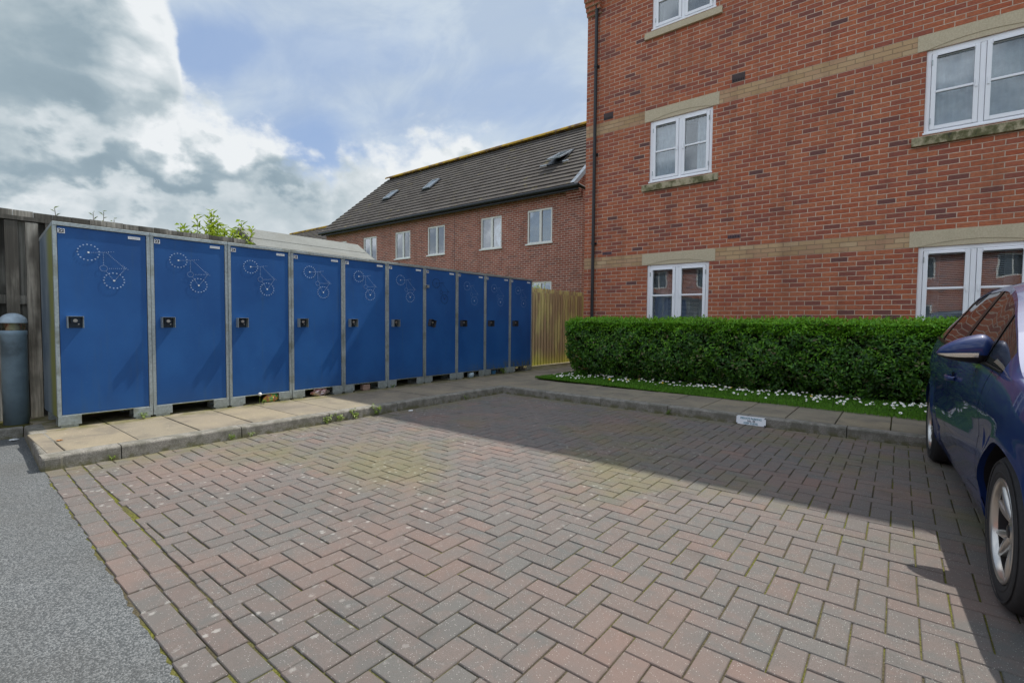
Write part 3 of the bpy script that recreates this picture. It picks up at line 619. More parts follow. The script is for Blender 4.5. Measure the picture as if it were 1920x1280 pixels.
# rooflights
def rooflight(xc, zc, w_, l_, open_, par):
    k_ = (HR-HE+.02)/(YR-YB+.33); yc = YB-.33+(zc-HE+.02)/k_; ang = math.atan(k_)
    M0 = Matrix.Translation((xc, yc, zc+.05)) @ Matrix.Rotation(ang, 4, 'X')
    b = MB(); t = .06
    b.box(-w_/2-.05, w_/2+.05, -l_/2-.05, l_/2+.05, .0, .045, 0, M0)
    o = b.build('rooflight', BLACKP, par)
    if open_: M1 = M0 @ Matrix.Translation((0, l_*.15, .06)) @ Matrix.Rotation(-.20, 4, 'X') @ Matrix.Translation((0, -l_*.15, 0))
    else: M1 = M0 @ Matrix.Translation((0, 0, .05))
    f = MB(); f.box(-w_/2, -w_/2+t, -l_/2, l_/2, 0, .05, 0, M1); f.box(w_/2-t, w_/2, -l_/2, l_/2, 0, .05, 0, M1); f.box(-w_/2+t, w_/2-t, -l_/2, -l_/2+t, 0, .05, 0, M1); f.box(-w_/2+t, w_/2-t, l_/2-t, l_/2, 0, .05, 0, M1)
    f.build('sash', LEAD, o); p = MB(); p.box(-w_/2+t, w_/2-t, -l_/2+t, l_/2-t, .022, .03, 0, M1); p.build('pane', SKYGL, o)
    if open_:
        
        for (xa, xb) in ((-w_/2-.35, -w_/2-.05), (w_/2+.05, w_/2+.3)): q = MB(); q.box(xa, xb, -l_/2-.06, -l_/2+.0, .02, .06, 0, M0); q.build('flashing', LEAD, o)
SKYGL = finish(*new_mat('rooflight_glass'), (.10, .13, .15), .06, 0, spec=1.0)
rooflight(-20.72, 7.44, .50, .80, False, hs); rooflight(-17.75, 7.52, .50, .84, False, hs); rooflight(-10.2, 7.22, .60, 1.0, True, hs)

# lower house further left
h2 = thing('house', 'distant brick house with mossy roof showing above the shed', 'house', (-36, 16, 0))
wl = MB(); wl.box(-39.2, -24.2, 16.5, 23.5, 0, 5.4); wl.build('wall', BR3, h2)
rf = MB(); roof_slope(rf, -39.4, -23.9, 16.2, 5.35, 20.2, 8.0, 14, .045); roof_slope(rf, -39.4, -23.9, 24.2, 5.35, 20.2, 8.0, 14, .045); r_ = rf.build('roof', TILE, h2)
rd = MB(); rd.cyl((-39.4, 20.2, 8.02), (-23.9, 20.2, 8.02), .12, n=8); rd.build('ridge_tiles', RIDGE, r_)

# ------------------------------------------------------------------ shed behind the lockers
sh = thing('garden_shed', 'garden shed with pale grey felt roof behind the lockers', 'shed', (-9.7, 4.0, 0))
FELT = simple('roof_felt', (.17, .18, .17), .85, 0, 25, .15, .3, stain=((.15, .15, .13), 2.2, .5))
SY0, SY1 = 4.02, 6.55; SXR, SZR = -9.75, 2.83; SXE, SZE = -8.55, 2.12
b = MB(); b.box(-10.75, -8.75, SY0+.1, SY1-.1, 0, 2.1); b.prism([(-10.75, 2.1), (-8.75, 2.1), (-9.75, 2.72)], SY0+.1, SY1-.1, lambda p, d_: (p[0], d_, p[1])); b.build('wall', WOODOLD, sh)
b = MB()
def roofside(xe):
    n = 3; prev = None
    for i in range(n):
        t0, t1 = i/n, (i+1)/n+.02; h = .012*(n-i)*0
        xa, za = xe+(SXR-xe)*t0, SZE+(SZR-SZE)*t0; xb_, zb_ = xe+(SXR-xe)*min(1, t1), SZE+(SZR-SZE)*min(1, t1); lift = .006 if i < n-1 else 0.003
        b.add([(xa, SY0, za+.014), (xa, SY1, za+.014), (xb_, SY1, zb_+.004), (xb_, SY0, zb_+.004), (xa, SY0, za-.0), (xa, SY1, za-.0), (xb_, SY1, zb_-.012), (xb_, SY0, zb_-.012)], [(0, 1, 2, 3), (4, 7, 6, 5), (0, 4, 5, 1), (2, 6, 7, 3), (0, 3, 7, 4), (1, 5, 6, 2)])
roofside(SXE); roofside(2*SXR-SXE); b.build('roof', FELT, sh)
b = MB()
for yy_ in (SY0-.02, SY1):
    for xe in (SXE, 2*SXR-SXE): b.prism([(xe, SZE-.10), (xe, SZE+.0), (SXR, SZR+.0), (SXR, SZR-.10)], yy_, yy_+.02, lambda p, d_: (p[0], d_, p[1]))
b.build('bargeboard', WOODOLD, sh)

# ------------------------------------------------------------------ fences (boards either side of the rails)
def fence(name, label, x, y0, y1, ztop, zfront, mat, bw=.095, step=.15, zb=.08, front_start=None, rails=(.45, 1.2, None), wob=.004, cap=True, bback=None):
    t = thing(name, label, 'fence', (x, y0, 0)); b = MB(); y = y0; r = random.Random(3)
    while y < y1:
        zt = ztop(y) if callable(ztop) else ztop
        b.box(x-.055-r.random()*wob, x-.035, y, min(y+(bback or bw), y1), zb, zt-.01*r.random()); ym = y+step/2
        b.box(x+.020, x+.040+r.random()*wob, ym, min(ym+bw, y1+.05), zb, zfront+.012*r.random()); y += step
    b.build('boards', mat, t)
    rr = MB()
    for z in rails:
        if z is None: continue
        rr.box(x-.034, x+.019, y0, y1, z-.045, z+.045)
    if cap: rr.box(x-.034, x+.05, y0, y1, zfront+.015, zfront+.055)
    rr.build('rail', mat, t)
    pp = MB(); y = y0+.9
    while y < y1: pp.box(x-.16, x-.06, y-.05, y+.05, 0, (ztop(y) if callable(ztop) else ztop)-.08); y += 1.83
    pp.build('post', mat, t); return t
fence('timber_fence', 'weathered dark grey timber fence behind the bollard and lockers', -7.05, -6.0, 8.35, lambda y: 2.215 if y < 3.0 else 2.10, 2.085, WOODOLD, rails=(.5, 1.3), wob=.008, bback=.146)
fence('timber_fence', 'greenish yellow treated timber fence between the lockers and brick block', -6.66, 8.42, 13.6, 1.91, 1.79, WOODNEW, bw=.082, step=.118, rails=(.5, 1.2), cap=False)

# ------------------------------------------------------------------ bike lockers
def door_mat():
    m, k = new_mat('blue_door'); p = k.pos(); x, y, z = k.xyz(p); n = k.noise(k.scale(p, (1, 1, .8)), 2.2, 4); sc_ = k.noise(k.scale(p, (1, 6, 9)), 6, 6, .7, 1.2)
    c = k.mix(k.ss(n, .3, .7), (.010, .074, .25), (.016, .10, .31)); c = k.mix(k.m('MULTIPLY', k.ss(sc_, .62, .74), .5), c, (.12, .22, .42)); gr = k.noise(k.scale(p, (1, 14, .9)), 1.4, 5, .6); c = k.mix(k.m('MULTIPLY', k.ss(gr, .55, .75), .22), c, (.05, .10, .16)); du = k.ss(k.m('ADD', z, k.m('MULTIPLY', n, .3)), .62, .2); c = k.mix(k.m('MULTIPLY', du, .25), c, (.05, .08, .12)); spk = k.ss(k.noise(p, 85, 2), .72, .78); c = k.mix(k.m('MULTIPLY', spk, .5), c, (.10, .16, .26))
    al = k.m('MULTIPLY', k.m('MULTIPLY', k.ss(z, .42, .22), k.ss(y, 5.8, 7.4)), k.ss(k.noise(k.scale(p, (1, 4, 1)), 7, 5), .46, .62)); c = k.mix(k.m('MULTIPLY', al, .8), c, (.11, .12, .03))
    return finish(m, k, c, k.m('ADD', .42, k.m('MULTIPLY', n, .12)), 0, n, .12, .02, .35)
BLUE = door_mat()
def side_mat():
    m, k = new_mat('locker_side'); p = k.pos(); x, y, z = k.xyz(p); n = k.noise(k.scale(p, (1, 1, .4)), 6, 5)
    c = k.mix(k.ss(n, .35, .65), (.10, .14, .18), (.18, .22, .25)); c = k.mix(k.m('MULTIPLY', k.ss(k.m('ADD', k.m('MULTIPLY', x, 1.0), k.m('MULTIPLY', n, .15)), -6.3, -6.12), .9), c, (.22, .23, .05))
    return finish(m, k, c, .6, .1, n, .2, .005, .35)
LSIDE = side_mat()
EMB = simple('emblem_pale', (.31, .42, .61), .5); EMBD = simple('emblem_dark', (.008, .02, .05), .6); EMBF = simple('emblem_faded', (.16, .27, .46), .5); EMBH = simple('hub_pale', (.75, .8, .8), .4)
INK = simple('black_ink', (.02, .02, .02), .6); BOXM = simple('lock_box_dark', (.02, .03, .045), .35, .4, 40, .3, .1); BRASS = simple('lock_barrel', (.45, .42, .38), .35, .7)
LX = -6.04; LP = .738; LY0 = .885
def emblem(mb, y0, xf, mi_ring, mi_hub, r_big=.0068, jit=None):
    n = 8
    def disc(y, z, r, mi): mb.add([(xf, y+r*math.cos(2*PI*i/n), z+r*.9*math.sin(2*PI*i/n)) for i in range(n)] + [(xf-.002, y+r*math.cos(2*PI*i/n), z+r*.9*math.sin(2*PI*i/n)) for i in range(n)], [tuple(range(n))]+[(i, (i+1) % n, n+(i+1) % n, n+i) for i in range(n)], mi)
    def line(a, b, s=.0145, r=.0034):
        L = math.hypot(b[0]-a[0], b[1]-a[1]); c = int(L/s)
        for i in range(c+1): t = i/max(c, 1); disc(y0+a[0]+(b[0]-a[0])*t, a[1]+(b[1]-a[1])*t, r, mi_ring)
    A = (.25, 1.740); B = (.439, 1.486)
    for c in (A, B):
        for i in range(17):
            t = 2*PI*i/17+.2; disc(y0+c[0]+.080*math.cos(t), c[1]+.074*math.sin(t), r_big, mi_ring)
        disc(y0+c[0], c[1], .009, mi_hub)
    line((.27, 1.741), (.40, 1.757)); line((.36, 1.745), (.36, 1.635)); line((.385, 1.752), (.52, 1.617)); line((.39, 1.600), (.53, 1.612)); line((.525, 1.605), (.448, 1.495)); line((.38, 1.572), (.43, 1.495)); line((.40, 1.762), (.44, 1.765), .016); line((.51, 1.64), (.55, 1.604), .016)
    for i in range(20):
        t = 2*PI*i/20; disc(y0+.36+.029*math.cos(t), 1.600+.027*math.sin(t), .0026, mi_ring)
def locker(i, label):
    y0 = LY0+LP*i; y1 = y0+LP-.003; t = thing('bike_locker', label, 'locker', (LX, y0, .1), 'row of ten blue bike lockers')
    pw = .030; zf0, zf1 = .12, .208; zt = 1.995; dpt = .66; dx = rng.normal(0, .0015)
    fr = MB(); X = LX+dx
    fr.box(X-.035, X, y0, y0+pw, zf1, zt-.034); fr.box(X-.035, X, y1-pw, y1, zf1, zt-.034); fr.box(X-.04, X+.004, y0, y1, zt-.034, zt)
    fr.box(X-.04, X-.001, y0+pw, y1-pw, zf1, zf1+.006)
    fr.build('frame', GALV, t, bevel=.003)
    for (a, b) in ((y0+.002, y0+.168), (y1-.168, y1-.002)):
        ft = MB(); ft.box(X-.006, X+.002, a, b, zf0, zf1); ft.box(X-.2501, X-.0061, a+.02, b-.02, zf0-.022, zf0+.006); ft.box(X-.25, X-.19, a+.021, b-.021, zf0, zf1); ym = b-.045 if a < y0+.1 else a+.045; ft.cyl((X+.002, ym, zf0+.03), (X+.009, ym, zf0+.03), .009, n=8)
        ft.build('foot', GALV, t, bevel=.002)
        ft = MB(); ft.box(X-dpt+.02, X-dpt+.08, a+.02, b-.02, .098, zf1); ft.build('foot', GALV, t)
    sd_ = MB(); zb_ = 1.925
    def side(yy, th): sd_.prism([(X-.036, zf1), (X-.036, zt-.036), (X-dpt, zb_-.04), (X-dpt, zf1)], yy, yy+th, lambda p, d_: (p[0], d_, p[1]))
    side(y0+.001, .004); side(y1-.005, .004); sd_.box(X-dpt, X-dpt+.004, y0+.005, y1-.005, zf1, zb_-.04); sd_.box(X-dpt, X-.04, y0+.005, y1-.005, zf1-.012, zf1-.002)
    sd_.build('side_panel', LSIDE, t)
    rf_ = MB(); rf_.add([(X-.041, y0, zt-.004), (X-.041, y1, zt-.004), (X-dpt-.02, y1, zb_-.02), (X-dpt-.02, y0, zb_-.02), (X-.041, y0, zt-.036), (X-.041, y1, zt-.036), (X-dpt-.02, y1, zb_-.05), (X-dpt-.02, y0, zb_-.05)], [(0, 1, 2, 3), (4, 7, 6, 5), (0, 4, 5, 1), (2, 6, 7, 3), (0, 3, 7, 4), (1, 5, 6, 2)]); rf_.build('roof', GALV, t)
    a, b = y0+pw+.004, y1-pw-.004; c, d_ = zf1+.010, zt-.038
    # slightly dished sheet door
    dr = MB(); N = 14; ph = rng.random(4)*6
    def dz(u, v): return .0035*math.sin(PI*u)*math.sin(PI*v)*math.sin(3*u+ph[0]) + .0018*math.sin(PI*u)*math.sin(PI*v)*math.sin(9*v+ph[1]+2*u)
    dr.grid([[(X-.008+dz(u, v), a+(b-a)*u, c+(d_-c)*v) for u in np.linspace(0, 1, N)] for v in np.linspace(0, 1, N)], 0, True, True)
    dr.box(X-.024, X-.013, a, b, c, d_); 
    for q in ((a, b, c, c), (a, b, d_, d_)): dr.add([(X-.008, q[0], q[2]), (X-.008, q[1], q[2]), (X-.024, q[1], q[2]), (X-.024, q[0], q[2])], [(0, 1, 2, 3)])
    for q in (a, b): dr.add([(X-.008, q, c), (X-.008, q, d_), (X-.024, q, d_), (X-.024, q, c)], [(0, 1, 2, 3)])
    do = dr.build('door', BLUE, t)
    e = MB(); emblem(e, y0, X-.0025, 0, 1); m1 = EMBD if i == 6 else (EMBF if i > 6 else EMB)
    e.build('bicycle_emblem', [m1, EMBD if i == 6 else EMBH], do)
    xx = X-.002; nb = MB(); nb.box(xx-.004, xx, y0+.036, y0+.086, 1.895-.0, 1.937); text_mesh(str(22+i), .040, lambda p, q: (xx+.0012, y0+.061+p, 1.915+q), nb, 1, .0016); nb.build('number_plate', [WHITE, INK], do)
    pl = MB(); pl.box(xx-.004, xx+.001, y0+.555, y0+.655, 1.908, 1.934); 
    for q in range(7): pl.box(xx+.001, xx+.0016, y0+.566+q*.0115, y0+.573+q*.0115, 1.917, 1.925, 1)
    pl.build('name_strip', [WHITE, simple('strip_print', (.45, .47, .5), .6)], do)
    # lock box: open-bottomed hood with lock barrel
    lb = MB(); ya, yb, za, zb2, pr2 = .079, .193, 1.025, 1.135, .066
    ang = math.radians(-14) if i == 6 else 0; Mb = Matrix.Translation((X-.006, y0+(ya+yb)/2, (za+zb2)/2)) @ Matrix.Rotation(ang, 4, 'X'); hw_, hh = (yb-ya)/2, (zb2-za)/2; th = .003
    lb.box(0, pr2, -hw_, hw_, hh-th, hh, 0, Mb); lb.box(0, pr2, -hw_, -hw_+th, -hh, hh-th, 0, Mb); lb.box(0, pr2, hw_-th, hw_, -hh, hh-th, 0, Mb); lb.box(0, .002, -hw_+th, hw_-th, -hh, hh-th, 1, Mb)
    lb.box(.0, .03, -hw_*.55, hw_*.55, -hh*.15, hh*.65, 1, Mb); A_ = Mb @ Vector((.03, 0, hh*.25)); B_ = Mb @ Vector((.044, 0, hh*.25)); lb.cyl(A_, B_, .016, n=16, mi=2)
    A_ = Mb @ Vector((.002, hw_*.5, -hh*.35)); B_ = Mb @ Vector((.012, hw_*.5, -hh*.35)); lb.cyl(A_, B_, .006, n=10, mi=2)
    lb.build('lock_box', [GALV if i < 6 else DARKG, BOXM, BRASS], do)
    if i == 6:
        hp = MB(); hp.box(X-.001, X+.014, y0-.012, y0+.085, 1.655, 1.70); hp.cyl((X+.014, y0+.02, 1.678), (X+.024, y0+.02, 1.678), .012, n=10, mi=1); hp.build('hasp', [GALV, DARKG], t, bevel=.002)
    return t
LABS = ['blue bike locker numbered 22 with algae streaked side panel nearest the bollard', 'blue bike locker numbered 23, second from the bollard', 'blue bike locker numbered 24, third from the bollard', 'blue bike locker numbered 25 with bright packet under it', 'blue bike locker numbered 26 with shiny foil packet under it', 'blue bike locker numbered 27, left of the one with the hasp', 'blue bike locker numbered 28 with tilted lock box and hasp', 'blue bike locker numbered 29 with faded bicycle emblem beside the tilted lock box one', 'blue bike locker numbered 30, next to last before the green fence', 'blue bike locker numbered 31 with mossy foot nearest the green fence']
for i in range(10): locker(i, LABS[i])
DIRT = simple('under_locker_dirt', (.02, .018, .014), .95)

# ------------------------------------------------------------------ light bollard
bo = thing('bollard_light', 'grey blue bollard light with domed cap beside the first locker', 'bollard', (-6.742, .69, .08))
BCOL = simple('bollard_paint', (.22, .31, .38), .45, 0, 6, .25, .1, stain=((.05, .065, .075), 3, .7)); LENS = simple('bollard_lens', (.75, .70, .55), .3)
BTOP = simple('bollard_cap', (.36, .45, .52), .4, 0, 10, .3, .1)
bx_, by_ = -6.742, .69
b = MB(); b.lathe([(.0, .08), (.093, .08), (.093, .945), (.097, .950), (.097, .985), (.090, .992), (.04, .992)], (bx_, by_, 0), n=40); b.build('post', BCOL, bo)
b = MB(); b.lathe([(.055, .992), (.05, 1.02), (.035, 1.06), (.035, 1.075)], (bx_, by_, 0), n=24); b.build('lens', LENS, bo)
b = MB(); b.lathe([(.085, .992), (.085, 1.062)], (bx_, by_, 0), n=24); b.build('lens_cover', glass_mat('bollard_glass', (.6, .6, .55), .04, .8), bo)
b = MB(); b.lathe([(.0, 1.062), (.098, 1.062), (.100, 1.07)]+[(.100*math.cos(t), 1.075+.085*math.sin(t)) for t in np.linspace(0, PI/2, 12)], (bx_, by_, 0), n=40); b.build('cap', BTOP, bo)

# ------------------------------------------------------------------ foliage helpers
def leaves(pos, nrm, size, name, mat, parent=None, asp=.42, fold=.25, tip_up=.0):
    n = len(pos); nrm = nrm/np.linalg.norm(nrm, axis=1, keepdims=True); r = rng.normal(size=(n, 3)); r[:, 2] += tip_up; t = r-np.sum(r*nrm, 1, keepdims=True)*nrm; t /= np.linalg.norm(t, axis=1, keepdims=True); b = np.cross(nrm, t)
    L = size[:, None]; w_ = L*asp; V = np.empty((n, 4, 3)); V[:, 0] = pos-t*L*.5; V[:, 1] = pos+b*w_*.5+nrm*w_*fold-t*L*.05; V[:, 2] = pos+t*L*.5-nrm*L*.08; V[:, 3] = pos-b*w_*.5+nrm*w_*fold-t*L*.05
    off = np.zeros(3); p = parent
    while p is not None: off += np.array(p.location); p = p.parent
    V = (V-off).reshape(-1, 3); me = bpy.data.meshes.new(name); me.vertices.add(4*n); me.vertices.foreach_set('co', V.ravel()); me.loops.add(6*n); me.polygons.add(2*n)
    idx = (np.arange(n)[:, None]*4+np.array([0, 1, 2, 0, 2, 3])[None]).ravel(); me.loops.foreach_set('vertex_index', idx.astype(np.int32)); me.polygons.foreach_set('loop_start', np.arange(0, 6*n, 3, dtype=np.int32)); me.polygons.foreach_set('loop_total', np.full(2*n, 3, np.int32)); me.update(calc_edges=True); me.validate()
    me.materials.append(mat); o = bpy.data.objects.new(name, me); COL.objects.link(o); o.parent = parent; return o
def bump2(a, b, s=1.0): return .5*np.sin(a*3.1*s+1.3*np.sin(b*2.3*s))+.3*np.sin(b*5.7*s+a*4.1*s)+.25*np.sin(a*11.3*s+2*np.sin(b*7*s))

# ------------------------------------------------------------------ hedge
hg = thing('hedge', 'clipped dark green hedge in front of the brick block', 'hedge', (-4.85, 8.2, .08))
HX0_, HX1_, HY0, HY1, HZ = -4.86, 4.2, 7.72, 8.75, 1.13
def hedge_pts(n):
    P_, N_ = [], []
    nf, nt, ns = int(n*.52), int(n*.40), int(n*.08)
    dens = lambda m: np.where(rng.random(m) < .78, rng.uniform(HX0_, 1.2, m), rng.uniform(1.2, HX1_, m))
    x = dens(nf); z = .10+(HZ-.10)*rng.random(nf)**.9; y = HY0+.42*np.clip((.55-z)/.55, 0, 1)**1.3 + .075*bump2(x*1.7, z*2.2) + .02*bump2(x*6, z*7) + rng.random(nf)**1.5*.16 + .05*np.clip((z-1.02)/.12, 0, 1)
    P_.append(np.c_[x, y, z]); N_.append(np.c_[rng.normal(0, .5, nf), -1+rng.normal(0, .5, nf), .45+rng.normal(0, .5, nf)])
    x = dens(nt); y = rng.uniform(HY0, HY1, nt); z = HZ+.032*bump2(x*1.3, y*2)-rng.random(nt)**1.4*.12 + .0; P_.append(np.c_[x, y, z]); N_.append(np.c_[rng.normal(0, .5, nt), rng.normal(0, .5, nt)-.1, 1+rng.normal(0, .4, nt)])
    y = rng.uniform(HY0+.05, HY1, ns); z = rng.uniform(.12, HZ, ns); x = HX0_+.3*np.clip((.5-z)/.5, 0, 1)+.03*bump2(y*2, z*2)+rng.random(ns)**1.5*.15; P_.append(np.c_[x, y, z]); N_.append(np.c_[-1+rng.normal(0, .5, ns), rng.normal(0, .5, ns), .4+rng.normal(0, .4, ns)])
    return np.vstack(P_), np.vstack(N_)
P_, N_ = hedge_pts(70000); kk = ~((bump2(P_[:, 0]*5.3+2, P_[:, 2]*6.1) < -.42) & (P_[:, 2] < 1.0) & (rng.random(len(P_)) < .75)); P_, N_ = P_[kk], N_[kk]; leaves(P_, N_, rng.uniform(.036, .075, len(P_)), 'foliage', LEAF, hg, tip_up=.5)
nt = 13000; x = np.where(rng.random(nt) < .8, rng.uniform(HX0_, 1.2, nt), rng.uniform(1.2, HX1_, nt)); y = rng.uniform(HY0-.01, HY1, nt); z = HZ+.03*bump2(x*1.3, y*2)+rng.random(nt)**3*.075+np.where(bump2(x*4, y*5) > .6, .02, 0)
leaves(np.c_[x, y, z], np.c_[rng.normal(0, 1, nt), rng.normal(0, 1, nt)-.5, rng.normal(0, .35, nt)+.6], rng.uniform(.03, .06, nt), 'shoots', SHOOT, hg, tip_up=2.2)
nt = 3500; x = rng.uniform(HX0_, 1.3, nt); z = .5+(HZ-.5)*rng.random(nt)**.6; y = HY0-.012+.055*bump2(x*1.7, z*2.2)+rng.random(nt)*.03+.3*np.clip((.55-z)/.55, 0, 1)**1.3; kk = bump2(x*3+5, z*5) > .05; x, y, z = x[kk], y[kk], z[kk]; nt = len(x)
leaves(np.c_[x, y, z], np.c_[rng.normal(0, .5, nt), rng.normal(0, .5, nt)-1, rng.normal(0, .4, nt)+.6], rng.uniform(.028, .05, nt), 'shoots', SHOOT, hg, tip_up=.8)
nt = 6500; x = np.where(rng.random(nt) < .85, rng.uniform(HX0_, 1.3, nt), rng.uniform(1.3, HX1_, nt)); z = .97+.17*rng.random(nt)**.7; y = HY0-.02+.05*bump2(x*1.7, z*2.2)+rng.random(nt)*.05
leaves(np.c_[x, y, z], np.c_[rng.normal(0, .5, nt), rng.normal(0, .4, nt)-.6, rng.normal(0, .4, nt)+1], rng.uniform(.03, .055, nt), 'shoots', SHOOT, hg, tip_up=1.2)
sp_p, sp_n = [], []
for i in range(420):
    x = random.uniform(HX0_, 1.4); y = random.uniform(HY0, HY1); h = random.uniform(.03, .11)
    for q in range(7): sp_p.append((x+random.gauss(0, .008), y+random.gauss(0, .008), HZ+h*q/6)); sp_n.append((random.gauss(0, 1), random.gauss(0, 1), .3))
leaves(np.array(sp_p), np.array(sp_n), rng.uniform(.03, .055, len(sp_p)), 'sprigs', SHOOT, hg, tip_up=2.0)
b = MB()
for i in range(60):
    x = HX0_+.2+i*.145+random.random()*.05; y = 8.25+random.random()*.25
    b.cyl((x, y, .05), (x+random.uniform(-.1, .1), y+random.uniform(-.2, .1), .75), .012, .005, 6)
    for q in range(2): b.cyl((x, y, .25), (x+random.uniform(-.2, .2), y+random.uniform(-.4, .1), .8), .007, .003, 5)
b.build('branches', TWIG, hg)
b = MB(); b.box(HX0_+.16, HX1_-.2, HY0+.17, HY1-.15, .55, HZ-.06); b.box(HX0_+.36, HX1_-.2, HY0+.50, HY1-.1, .08, .5499); b.build('inner_blocker', simple('hedge_inside', (.012, .022, .008), .95), hg)  # dark boxes added inside the hedge to block light passing through

# grass strip and daisies
gs = MB(); vs = []
def gfront(x): return 7.15 - (x+5.09)*.0655
gs.add([(-5.12, gfront(-5.1), .092), (4.5, gfront(4.5)+.25, .092), (4.5, 9.2, .092), (-5.3, 9.2, .092), (-5.33, 8.7, .092)], [(0, 1, 2, 3, 4)]); 
# raised slightly above the slabs' top
for i in range(len(gs.v)): gs.v[i] = (gs.v[i][0], gs.v[i][1], .103)
LAWN = soil_mat('lawn_soil', (.035, .06, .012), (.06, .11, .02), 10)
struct(gs.build('lawn', LAWN), 'strip of turf between the path and hedge')
n = 26000; x = np.where(rng.random(n) < .85, rng.uniform(-5.15, 1.0, n), rng.uniform(1.0, 4.4, n)); f0 = gfront(x); y = f0+(8.2-f0)*rng.random(n)**1.5; y = np.where(x < -4.75, np.minimum(y, f0+rng.random(n)*1.3), y)
f = rng.random(n); h = rng.uniform(.02, .05, n)
edge_ = rng.normal(0, .012, n)
leaves(np.c_[x, y+edge_-.01, .104+h*.45], np.c_[rng.normal(0, 1, n), rng.normal(0, 1, n), rng.normal(0, .25, n)], h*1.2, 'grass', GRASS, None, asp=.16, tip_up=3.0)
go = bpy.data.objects['grass']; tag(go, 'short green grass in front of the hedge', 'grass', None, 'stuff')
PET = simple('daisy_petal', (.93, .93, .93), .6, 0, 60, .05, .0); YEL = simple('flower_yellow', (.65, .45, .02), .6, 0, 60, .1, 0)
def flower(h, r, yellow=False):
    b = MB(); b.cyl((0, 0, 0), (0, 0, h), .0012, .0010, 5, 2)
    n = 12; vs = [(0, 0, h+.001)]
    for i in range(2*n):
        t = PI*i/n; rr = r if i % 2 == 0 else r*.72; vs.append((rr*math.cos(t), rr*math.sin(t), h+(.002 if i % 2 else .004)))
    b.add(vs, [(0, 1+i, 1+(i+1) % (2*n)) for i in range(2*n)], 1 if yellow else 0); b.lathe([(r*.32, h+.002), (r*.28, h+.005), (.0005, h+.007)], (0, 0, 0), n=8, mi=1)
    return b
proto = flower(.055, .0135).build('daisy', [PET, YEL, GRASS]); protoy = flower(.06, .016, True).build('dandelion', [PET, YEL, GRASS]); protoc = None
def spot(first, src, name, x, y, label, cat, grp):
    o = src if first else src.copy()
    if not first: COL.objects.link(o)
    s = random.uniform(.9, 1.45); o.location = (x, y, .108); o.scale = (s, s, random.uniform(.7, 1.25)); o.rotation_euler = (random.uniform(.15, .9), random.uniform(-.3, .3), random.uniform(-.4, .7))
    tag(o, label, cat, grp); return o
cnt = 0
while cnt < 296:
    x = random.uniform(-5.0, .75) if random.random() > .2 else random.uniform(-2.2, .75); f0 = gfront(x)
    u = random.random(); y = f0+.12+(.95 if x > -1.5 else .85)*(u**.38)
    if x < -4.4: y = f0+.1+u*.9
    clump = bump2(np.array([x*2.2]), np.array([y*3]))[0]
    if clump < -.15 and random.random() < .6: continue
    spot(cnt == 0, proto, 'daisy', x, y, 'small white daisy growing in the grass before the hedge', 'daisy', 'daisies in the grass strip'); cnt += 1
for i, (x, y) in enumerate(((-3.42, 7.78), (-3.0, 7.72), (-2.15, 7.62), (-1.92, 7.66), (-3.5, 7.5), (-.9, 7.5), (-3.9, 7.62))):
    spot(i == 0, protoy, 'dandelion', x, y, 'yellow dandelion flower among the daisies', 'dandelion', 'dandelions in the grass strip')

# ------------------------------------------------------------------ weeds
def weed(x, y, z, s, label, n=26, mat=WEED, stalk=None, up=.8):
    t = thing('weed', label, 'weed', (x, y, z), 'weeds in the paving joints'); m = max(3, n//6); b = MB()
    P, Nn = [], []
    for i in range(m):
        a = random.random()*6.28; d_ = Vector((math.cos(a)*.5, math.sin(a)*.5, up)).normalized(); e = Vector((x, y, z))+d_*s*random.uniform(.6, 1)
        b.cyl((x, y, z-.005), e, .0016, .001, 5)
        for q in range(n//m): u = random.uniform(.25, 1.05); P.append(Vector((x, y, z)).lerp(e, u)+Vector([random.gauss(0, s*.10) for _ in range(3)])); Nn.append((random.gauss(0, .5), random.gauss(0, .5), 1))
    b.build('stem', WEED, t); leaves(np.array([tuple(q) for q in P]), np.array(Nn), rng.uniform(.10, .26, len(P))*s+.006, 'foliage', mat, t, asp=.5); return t
W_ = [(-4.84, 1.02, .0, .05, 'tiny green weed at the first kerb joint beside the asphalt'), (-4.83, 1.90, .0, .07, 'low spreading weed against the kerb below locker 23'), (-4.83, 2.07, .0, .05, 'small moss weed against the kerb below locker 24'), (-4.83, 2.86, .0, .10, 'leafy weed at the kerb below locker 25'), (-4.83, 3.02, .0, .11, 'upright weed at the kerb joint in sun'), (-4.83, 3.22, .0, .13, 'tall reddish weed at the kerb beside the shadow edge'), (-4.83, 3.52, .0, .15, 'tallest kerb weed standing on the shadow edge'), (-6.00, 1.53, .1, .09, 'fern like weed under the foot between lockers 22 and 23'), (-2.2, 5.84, .0, .08, 'green weed against the far kerb in shade'), (-4.80, 5.0, .0, .09, 'thin weed near the kerb corner in shade'), (-6.0, 2.72, .1, .08, 'weed beside the bright packet under locker 24'), (-6.0, 7.3, .1, .16, 'tufty weed at the foot of locker 30'), (-5.98, 4.62, .1, .07, 'grassy weed at the foot of locker 27')]
for (x, y, z, s, l) in W_: weed(x, y, z, s, l, n=int(22+s*200))
# dandelion clock by locker 24
dc = MB(); dc.cyl((-5.97, 2.66, .1), (-5.965, 2.665, .225), .0018, .0015, 6)
dc.lathe([(.0002, .205), (.014, .212), (.021, .228), (.015, .243), (.0002, .248)], (-5.965, 2.665, 0), n=12, mi=1)
o = dc.build('seed_head', [WEED, simple('seed_fluff', (.75, .75, .76), .9, 0, 300, .2, .8)]); tag(o, 'white seed head on a thin stalk in front of locker 24', 'seed head'); centre(o, (-5.97, 2.66, .1))

